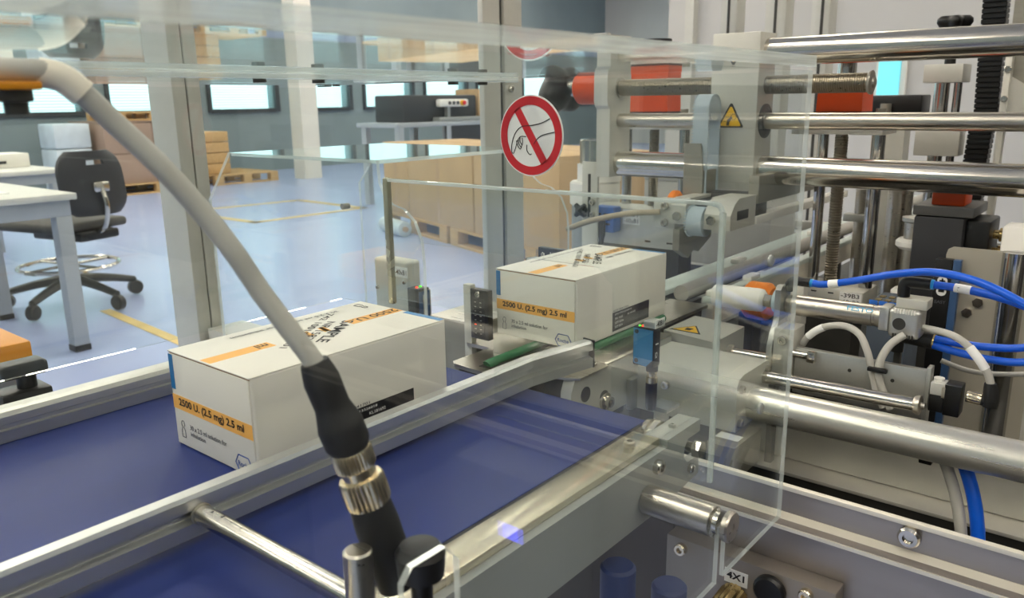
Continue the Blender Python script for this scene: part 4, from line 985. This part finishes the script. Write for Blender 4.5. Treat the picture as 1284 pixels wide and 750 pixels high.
# lobed hand wheel
g = G(); n = 60; rings = []
for t, s in ((-.8002, .5), (-.802, .58), (-.808, .86), (-.816, 1.0), (-.828, 1.0), (-.835, .9), (-.838, .55)):
    ring_ = []
    for k in range(n):
        a = 2*math.pi*k/n; rad = (.046+.010*math.cos(3*(a-R(92))))*s
        ring_.append(g.bm.verts.new((t, 1.1305+rad*math.cos(a), 1.1825+rad*math.sin(a))))
    rings.append(ring_)
for a_, b_ in zip(rings, rings[1:]):
    for k in range(n): g.bm.faces.new((a_[k], a_[(k+1) % n], b_[(k+1) % n], b_[k]))
g.bm.faces.new(rings[0]); g.bm.faces.new(rings[-1][::-1])
g.build('handwheel', BLACK, gt, 60)
G().box((.28, 1.10, .7505), (.32, 1.16, 1.26)).build('far_stand', ALUM, gt)
# belt clamp hanging from the block
bc = thing('timing_belt_head', 'grey toothed belt loop with stainless cover plate below the gantry block', 'belt drive', (-.49, 1.05, .98))
g = G(); pts = []
N = 26
for k in range(N+1): pts.append((math.pi*k/N))
path = [(1.077+.017*math.cos(math.pi-a)*-1*0+(-.017*math.cos(a)), 1.148+.017*math.sin(a)) for a in pts]
path = [(1.06, 1.02)]+[(1.077-.017*math.cos(a), 1.148+.017*math.sin(a)) for a in pts]+[(1.094, 1.03)]
pr_i = [(y, z) for y, z in path]; 
def offs(p, d):
    o_ = []
    for i in range(len(p)):
        a_ = Vector(p[max(i-1, 0)]); b_ = Vector(p[min(i+1, len(p)-1)]); t_ = (b_-a_).normalized(); o_.append((p[i][0]-t_.y*d, p[i][1]+t_.x*d))
    return o_
po = offs(path, .0025)
G().prism(path+po[::-1], 'yz', -.537, -.5145).build('belt', TOOTH, bc)
g = G()
for k in range(26):
    z = 1.10+k*.0042
    if z < 1.15: g.box((-.5395, 1.0572, z), (-.5371, 1.0605, z+.0022))
for a in pts[::2]: g.box((-.5395, 1.077-.0185*math.cos(a)-.0012, 1.148+.0185*math.sin(a)-.0012), (-.5371, 1.077-.0185*math.cos(a)+.0012, 1.148+.0185*math.sin(a)+.0012))
tag(g.build('belt_teeth', TOOTH, bc), kind='stuff')
G().cyl((-.537, 1.077, 1.148), (-.5145, 1.077, 1.148), .0165, 24).build('upper_pulley', TOOTH, bc)
G().prism([(-.547, 1.003), (-.5175, 1.003), (-.5175, 1.062), (-.5225, 1.1), (-.5475, 1.1)], 'xz', 1.052, 1.0555).build('cover_plate', STEELD, bc)
G().box((-.5225, 1.056, 1.003), (-.517, 1.099, 1.062)).build('cover_side', STEELD, bc)
G().lathe((-.5, .992, 1.0), (1, 0, 0), [(0, .020), (.0215, .020)], 28).build('lower_belt', TOOTH, bc)
for o_ in bc.children:
    if o_.name.startswith('lower_belt'): o_.location.x = .0
g = G()
for k in range(28):
    a = k*2*math.pi/28; g.box((-.5025, .992+.0205*math.cos(a)-.0011, 1.0+.0205*math.sin(a)-.0011), (-.4998, .992+.0205*math.cos(a)+.0011, 1.0+.0205*math.sin(a)+.0011))
tag(g.build('belt_teeth', TOOTH, bc), kind='stuff')
arm = G().prism([(.98, .992), (.98, 1.012), (.992, 1.026), (1.005, 1.0325), (1.06, 1.0325), (1.06, .992)], 'yz', -.4775, -.440).build('right_clamp', ALUM, bc)
screw((-.4665, .98, 1.0045), (0, -1, 0), .0065, arm, hexa=True)
G().box((-.4398, 1.0, 1.004), (-.4393, 1.035, 1.016)).build('slot', INK, arm)
lc = G().prism([(.985, .995), (.985, 1.020), (.998, 1.030), (1.06, 1.030), (1.06, .995)], 'yz', -.530, -.507).build('left_clamp', ALUM, bc)
screw((-.519, .985, 1.006), (0, -1, 0), .0065, lc, hexa=True)
G().box((-.507, 1.012, .994), (-.478, 1.06, 1.026)).build('spacer', BLACK, bc)
G().box((-.53, 1.06, 1.0), (-.44, 1.0995, 1.0318), .001).build('carrier', DARKST, bc)
G().box((-.452, 1.06, 1.02), (-.437, 1.45, 1.058), .001).build('upper_guide_bar', STEELD, bc)
G().box((-.455, 1.06, .992), (-.437, 1.45, 1.003), .001).build('lower_guide_bar', WHITE, bc)
G().prism([(1.0, .985), (1.0, .955), (1.03, .94), (1.045, .95), (1.06, .945), (1.1, .962), (1.1, .990)], 'yz', -.533, -.523).build('serrated_bracket', STEELD, bc)
G().cyl((-.56, 1.04, 1.018), (-.545, 1.04, 1.018), .016, 20, .004).build('orange_pad', ORNL, bc)
G().box((-.565, 1.0, .985), (-.531, 1.03, 1.025), .001).build('sensor_plate', ALUM, bc)
for z in (1.016, .993): screw((-.546, 1.0, z), (0, -1, 0), .0055, bc)
tag(G().tube([(-.552, .995, 1.008), (-.60, .98, 1.003), (-.645, .96, .992), (-.68, .95, .978)], .0042, 12, 6).build('beige_cable', mat('beige_cable_jacket', (176, 164, 142), .5)), 'beige cable running left from the belt clamp behind the rear carton', 'cable')

# ================================================================== SPINDLE ADJUSTERS
def spindle(cx_, y, zp, ww, zb, label, orh):
    t = thing('spindle_adjuster', label, 'adjuster', (cx_, y, zb))
    G().box((cx_-ww*1.0, y-.02, zp-.030), (cx_+ww*1.0, y+.05, zp-.002), .001).build('top_plate', ALUM, t)
    G().prism([(cx_-ww*.5, zp+.002), (cx_+ww*.5, zp+.002), (cx_+ww*.48, zp+orh), (cx_-ww*.42, zp+orh), (cx_-ww*.48, zp+orh*.75)], 'xz', y-.015, y+.035).build('position_indicator', ORNG, t)
    G().box((cx_-ww*.5, y-.016, zp-.002), (cx_+ww*.5, y+.036, zp+.0019)).build('indicator_base', BLACK, t)
    G().cyl((cx_, y+.01, zp+orh), (cx_, y+.01, zp+orh+.022), .013, 18).build('shaft', STEELV, t)
    G().cyl((cx_, y+.01, zp+orh+.022), (cx_, y+.01, zp+orh+.030), ww*.35, 20, .001).build('knob_base', BLACK, t)
    for s in ((-.41 if ww < .07 else -.75), .8):
        G().cyl((cx_+s*ww, y+.01, zb), (cx_+s*ww, y+.01, zp-.031), (.008 if s == -.41 else .0095), 24).build('guide_column', STEELV, t)
        G().cyl((cx_+s*ww*1.05, y, zp-.002), (cx_+s*ww*1.05, y, zp+.006), .007, 16).build('bolt', STEELD, t)
    G().thread((cx_, y+.01, zb), (cx_, y+.01, zp-.031), .0095, .004).build('spindle', SCREWS, t)
    return t
t = spindle(-.386, 1.22, 1.1385, .064, .885, 'near spindle adjuster with orange position indicator right of the clear guard', .052)
G().box((-.425, 1.19, .855), (-.325, 1.26, .8845), .001).build('base_block', ALUM, t)
tg = G().box((-.358, 1.1892, .864), (-.327, 1.1899, .883)).build('tag', LABEL, t)
text('-39B3', (-.356, 1.1891, .875), X, Z, .026, .0065, INK, tg); text('-60xB3', (-.356, 1.1891, .866), X, Z, .026, .006, GREYINK, tg)
for x in (-.40, -.375): G().box((x, 1.1894, .878), (x+.008, 1.1899, .880)).build('slot', INK, t)
G().box((-.44, 1.20, .7505), (-.34, 1.25, .8548)).build('pedestal', DARKST, t)
t = spindle(-.765, 1.34, 1.138, .078, .965, 'far spindle adjuster with orange position indicator behind the threaded rod', .10)
G().box((-.872, 1.29, .895), (-.66, 1.36, .9645), .001).build('base_block', ALUM, t)
G().box((-.865, 1.30, 0), (-.68, 1.35, .8948)).build('pedestal', DARKST, t)
tg = G().box((-.793, 1.2892, .935), (-.757, 1.2899, .962)).build('tag', LABEL, t)
text('-39B4', (-.790, 1.2891, .950), X, Z, .03, .008, INK, tg); text('-60xB1', (-.790, 1.2891, .938), X, Z, .03, .008, GREYINK, tg)
for x in (-.745, -.70):
    for z in (.955, .905): G().box((x, 1.2895, z), (x+.012, 1.29, z+.003)).build('slot', INK, t)
bt_ = G().box((-.842, 1.262, .92), (-.797, 1.2898, .968), .003).build('blue_terminal', BLUEC, t)
for k in range(3):
    for s in range(2): G().box((-.838+.02*s, 1.2615, .934+.009*k), (-.824+.02*s, 1.2621, .938+.009*k)).build('slot', INK, bt_)
for x in (-.835, -.818): 
    G().lathe((x, 1.255, .945), (0, 0, -1), [(0, .004), (.002, .0075), (.03, .007), (.036, .005), (.05, .0045)], 14).build('plug', BLACK, t)
# slotted plate, star knob, white cylinder at the left of that adjuster
sp2 = thing('slotted_plate', 'grey upright slotted plate with small star knob left of the far adjuster', 'plate', (-.845, 1.26, .75))
G().box((-.853, 1.240, .0), (-.818, 1.246, 1.052), .002).build('plate', ALUM, sp2)
G().box((-.839, 1.2395, .95), (-.833, 1.2399, 1.03)).build('slot', DARKST, sp2)
g = G()
for k in range(4):
    a = R(45+90*k); g.tube([(-.848, 1.228, .963), (-.848+.015*math.cos(a), 1.228, .963+.015*math.sin(a))], .005, 8, 2, [.008, .004])
g.cyl((-.848, 1.2399, .963), (-.848, 1.223, .963), .008, 12); g.build('star_knob', BLACK, sp2)
for z in (.978, .955): screw((-.828, 1.2399, z), (0, -1, 0), .006, sp2)
fc_ = thing('filter_canister', 'white and steel canister standing left of the slotted plate', 'canister', (-.93, 1.4, 0))
G().cyl((-.93, 1.4, .95), (-.93, 1.4, 1.0), .052, 32, .004).build('white_body', WHITE, fc_)
G().cyl((-.93, 1.4, .75), (-.93, 1.4, .9499), .048, 32).build('lower_body', GREYP, fc_)
G().cyl((-.92, 1.4, 1.0), (-.92, 1.4, 1.035), .045, 32).build('upper_ring', WHITE, fc_)
G().cyl((-.92, 1.4, 1.0351), (-.92, 1.4, 1.085), .04, 32, .002).build('steel_top', STEEL, fc_)
G().cyl((-.93, 1.4, 0), (-.93, 1.4, .7499), .03, 24).build('stand', DARKST, fc_)
cbx = thing('steel_cabinet', 'pale grey enclosure behind the far adjuster columns', 'cabinet', (-.80, 1.7, .75))
G().box((-.93, 1.6, 0), (-.63, 1.74, .985), .003).build('body', WALLW, cbx)
G().box((-.93, 1.598, .9855), (-.63, 1.74, 1.012), .003).build('lid', WALLW, cbx)

# ================================================================== OUTFEED RAILS
of = thing('outfeed_rails', 'pair of pale wear strip rails running away to the right behind the carton', 'rail', (-.46, 1.7, .90))
G().box((-.525, .905, .912), (-.492, 2.2, .9195), .001).build('left_strip', PALE, of)
G().box((-.438, .905, .912), (-.4225, 2.2, .9195), .001).build('right_strip', PALE, of)
G().cyl((-.468, .905, .9195), (-.468, 2.2, .9195), .0105, 20).build('tube_guide', mat('warm_grey_tube', (176, 172, 164), .4, .3), of)
G().box((-.505, .905, .89), (-.498, 2.2, .9118)).build('left_web', DARKST, of)
G().box((-.433, .905, .885), (-.4235, 2.2, .9118)).build('right_web', mat('off_white_side', (206, 202, 190), .45), of)
for (x, y) in ((-.50, 1.12), (-.50, 1.44), (-.437, 1.02), (-.437, .91)): G().box((x, y, .9197), (x+.014, y+.03, .927), .002).build('nylon_pad', WHITE, of)
for y in (1.0, 1.9):
    for x in (-.52, -.43): G().box((x, y, .7505), (x+.02, y+.03, .8848)).build('stand', DARKST, of)
osr = thing('orange_sponge', 'orange sponge roller behind the white nylon roller', 'roller', (-.36, .90, .75))
G().cyl((-.379, .90, .9265), (-.346, .90, .9265), .0225, 24, .005).build('sponge', ORNL, osr)
G().cyl((-.346, .90, .9265), (-.325, .90, .9265), .005, 12).box((-.325, .892, .905), (-.308, .908, .955), .001).build('holder', ALUM, osr)
G().box((-.322, .894, .7505), (-.312, .906, .9049)).build('stand', DARKST, osr)
# rear cross bars seen under the belt head
for i, (z, y, lb_) in enumerate(((.83, 1.40, 'lower pale cross bar low behind the rear carton'), (.875, 1.77, 'upper pale cross bar behind the outfeed rails'))):
    b_ = thing('cross_bar', lb_, 'bar', (-.6, y, z)); G().box((-.75, y, z), (-.53, y+.02, z+.02), .002).build('bar', ALU, b_)
    G().box((-.74, y+.002, .0), (-.72, y+.018, z-.001)).build('leg', DARKST, b_); G().box((-.56, y+.002, .7505), (-.54, y+.018, z-.001)).build('leg', DARKST, b_)

# ================================================================== RIGHT BACKGROUND MECHANISMS
pi = thing('collared_pillar', 'short stainless pillar with two white nylon collars behind the blue hose', 'pillar', (-.265, 1.19, .75))
x, y = -.262, 1.19
G().cyl((x, y, .75), (x, y, .993), .0175, 28).build('body', STEELB, pi)
G().lathe((x, y, .993), (0, 0, 1), [(0, .0175), (.002, .021), (.007, .021), (.008, .012), (.010, .008), (.013, .004)], 28).build('cap', ALU, pi)
for z in (.957, .886): G().cyl((x, y, z), (x, y, z+.014), .0265, 28, .004).build('nylon_collar', WHITE, pi)
p2 = thing('steel_pillar', 'plain stainless pillar with screw on top beside the chrome column', 'pillar', (-.315, 1.3, .75))
G().cyl((-.32, 1.32, .75), (-.32, 1.32, 1.018), .018, 28, .001).lathe((-.32, 1.32, 1.018), (0, 0, 1), [(0, .018), (.004, .018), (.005, .008), (.009, .005)], 24).build('body', STEELB, p2)
p3 = thing('steel_pillar', 'thin stainless pillar with clamp collar between the columns', 'pillar', (-.40, 1.42, .75))
G().cyl((-.405, 1.42, .75), (-.405, 1.42, 1.01), .0095, 20).build('body', STEELB, p3)
G().box((-.43, 1.408, .955), (-.394, 1.432, .968), .002).build('clamp', ALU, p3)
mo = thing('servo_motor', 'black servo motor with orange top and brass fittings', 'motor', (-.22, 1.2, .75))
G().box((-.260, 1.15, .86), (-.20, 1.24, 1.008), .004).build('body', DARKM, mo)
G().box((-.262, 1.148, 1.0085), (-.19, 1.24, 1.022), .002).build('top_frame', mat('motor_top_grey', (96, 96, 94), .4), mo)
G().box((-.242, 1.155, 1.0222), (-.203, 1.20, 1.045), .002).build('orange_cap', ORNG, mo)
G().box((-.1998, 1.16, .93), (-.172, 1.23, 1.005), .003).build('connector_box', BLACK, mo)
for z in (.985, .962): G().lathe((-.1718, 1.19, z), (1, 0, 0), [(0, .006), (.006, .006), (.007, .009), (.016, .009), (.017, .006), (.03, .006)], 16).build('brass_fitting', GOLD, mo)
G().box((-.25, 1.17, .7505), (-.2, 1.22, .8599)).build('stand', DARKST, mo)
sp3 = thing('stainless_plate', 'rounded stainless plate right of the black drive with plus mark', 'plate', (-.17, 1.05, .75))
g = G().prism([(-.1995, .7505), (-.10, .7505), (-.10, .985), (-.193, .985), (-.198, .982), (-.1995, .976)], 'xz', 1.06, 1.064); g.build('plate', mat('bead_blasted_stainless', (196, 190, 174), .45, .5, .03), sp3)
for z in (.922, .908): screw((-.170+.01*(z > .91), 1.06, z), (0, -1, 0), .006, sp3, hexa=True)
dr = thing('drive_module', 'tall black drive module with white plus and minus symbol', 'module', (-.20, 1.02, .75))
G().box((-.2075, 1.045, .7505), (-.1885, 1.056, .972), .001).build('body', BLACK, dr)
G().box((-.1884, 1.045, .7505), (-.1800, 1.055, .972), .001).build('blue_edge', mat('translucent_blue_edge', (56, 84, 122), .3), dr)
g = G().cyl((-.1975, 1.0449, .946), (-.1975, 1.0443, .946), .0055, 24).cyl((-.1975, 1.0449, .933), (-.1975, 1.0443, .933), .0055, 24).box((-.2010, 1.0443, .933), (-.1940, 1.0449, .946)); sy = g.build('symbol_plate', LABEL, dr)
G().box((-.2005, 1.0437, .9453), (-.1945, 1.0442, .9467)).box((-.1982, 1.0437, .943), (-.1968, 1.0442, .949)).box((-.2005, 1.0437, .9323), (-.1945, 1.0442, .9337)).build('plus_minus', INK, sy)
text('EASY', (-.2035, 1.0448, .918), X, Z, .012, .004, GREYINK, dr)
rb = thing('terminal_block', 'blue and grey terminal connectors standing left of the elbow fitting', 'connector', (-.2, .95, .75))
G().box((-.2475, .93, .7505), (-.205, .99, .936), .001).build('body', mat('slate_module', (74, 84, 96), .5), rb)
for k in range(4): G().box((-.2470+.0105*k, .9285, .923), (-.2380+.0105*k, .9299, .939), .001).build('blue_clip', BLUEC, rb)
for k in range(4):
    for s in range(2): G().box((-.244+.01*k, .940+.018*s, .9361), (-.238+.01*k, .948+.018*s, .9375)).build('yellow_pin', GOLD, rb)
we = thing('white_housing', 'white housing with chrome guide at the right edge', 'housing', (-.13, 1.1, .75))
G().box((-.148, 1.08, .7505), (-.06, 1.12, 1.012), .004).build('body', WHITE, we)
G().cyl((-.128, 1.062, .7505), (-.128, 1.062, .985), .014, 24).build('guide', STEELV, we)
ds = thing('dark_panel', 'dark grey rear wall panel of the machine base at the right', 'panel', (-.1, 1.3, .75))
G().box((-.30, 1.45, .7505), (.3, 1.47, .93), .001).build('sheet', DARKST, ds)
bx = thing('black_box', 'black control box with bolt behind the middle gantry rod', 'box', (-.38, 1.5, 1.13))
G().box((-.432, 1.5, 1.128), (-.345, 1.56, 1.163), .003).build('body', BLACK, bx)
G().cyl((-.40, 1.495, 1.128), (-.40, 1.495, 1.149), .009, 16).build('bolt', STEELD, bx)
G().box((-.41, 1.51, .7505), (-.37, 1.55, 1.1278)).build('stand', ALUM, bx)
cr_ = thing('rear_column', 'chrome rear column topped by grey block and black lobed knob', 'column', (-.29, 1.4, .75))
G().box((-.322, 1.39, 1.180), (-.268, 1.45, 1.207), .001).build('top_block', ALUM, cr_)
G().cyl((-.300, 1.42, .7505), (-.300, 1.42, 1.18), .011, 20).cyl((-.308+.03, 1.42, 1.05), (-.278, 1.42, 1.18), .006, 16).build('column', STEELV, cr_)
G().box((-.325, 1.39, 1.07), (-.262, 1.43, 1.118), .001).build('lower_block', ALUM, cr_)
G().cyl((-.293, 1.42, 1.207), (-.293, 1.42, 1.262), .008, 16).build('knob_stem', BLACK, cr_)
g = G(); n = 48; rings = []
for t_, s_ in ((1.258, .5), (1.262, .85), (1.268, 1), (1.274, .98), (1.278, .8), (1.279, .3)):
    rings.append([g.bm.verts.new((-.293+(.022+.004*math.cos(5*2*math.pi*k/n))*s_*math.cos(2*math.pi*k/n), 1.42+(.022+.004*math.cos(5*2*math.pi*k/n))*s_*math.sin(2*math.pi*k/n), t_)) for k in range(n)])
for a_, b_ in zip(rings, rings[1:]):
    for k in range(n): g.bm.faces.new((a_[k], a_[(k+1) % n], b_[(k+1) % n], b_[k]))
g.bm.faces.new(rings[0]); g.bm.faces.new(rings[-1][::-1]); g.build('lobed_knob', BLACK, cr_, 60)
ec_ = thing('energy_chain', 'black ribbed cable chain curving down at the upper right', 'cable chain', (-.24, 1.4, 1.0))
cl_ = [(1.345, -.2385), (1.30, -.2380), (1.217, -.2355), (1.137, -.2325), (1.108, -.2365), (1.062, -.2390), (1.0, -.2400)]
def cxx(z):
    for (za, xa), (zb, xb) in zip(cl_, cl_[1:]):
        if zb <= z <= za: return xa+(xb-xa)*(za-z)/(za-zb)
    return cl_[-1][1]
G().prism([(x_-.0145, z_) for z_, x_ in cl_]+[(x_+.0145, z_) for z_, x_ in cl_[::-1]], 'xz', 1.398, 1.418).build('chain_core', BLACK, ec_)
for k in range(46):
    z = 1.343-.0075*k; c_ = cxx(z-.003)
    G().box((c_-.016, 1.394, z-.0062), (c_+.016, 1.42, z), .0006, 1).build('link', BLACK, ec_)
G().box((-.25, 1.40, .7505), (-.23, 1.416, .9999)).build('chain_anchor', DARKST, ec_)
gpn = thing('grey_side_panel', 'grey angled side panel with bolts at the upper right edge', 'panel', (-.19, 1.3, 1.1))
G().prism([(-.2045, 1.215), (-.2005, 1.215), (-.2005, 1.188), (-.14, 1.15), (-.14, 1.11), (-.2045, 1.11)], 'xz', 1.33, 1.34).build('lower_plate', ALUM, gpn)
G().box((-.2045, 1.341, 1.11), (-.10, 1.36, 1.35)).build('upper_plate', STEELD, gpn)
G().box((-.2047, 1.325, .7505), (-.196, 1.345, 1.215), .001).build('rail', ALUM, gpn)
for z in (1.195, 1.155): screw((-.2, 1.325, z), (0, -1, 0), .0045, gpn)
# blue reflection in the clear guard, built as solid cylinders below the conveyor
for i, (x, y, z, lb_) in enumerate(((-.263, .43, .845, 'solid dark blue cylinder standing in for a reflection below the conveyor side plate, taller one'), (-.236, .455, .828, 'solid dark blue cylinder standing in for a reflection lower at the bottom edge beside the taller one'))):
    t = thing('blue_reflection', lb_, 'cylinder', (x, y, .0))
    G().cyl((x, y, z-.12), (x, y, z), .0125, 28, .002).build('cap', mat('reflected_blue', (38, 56, 110), .5), t)
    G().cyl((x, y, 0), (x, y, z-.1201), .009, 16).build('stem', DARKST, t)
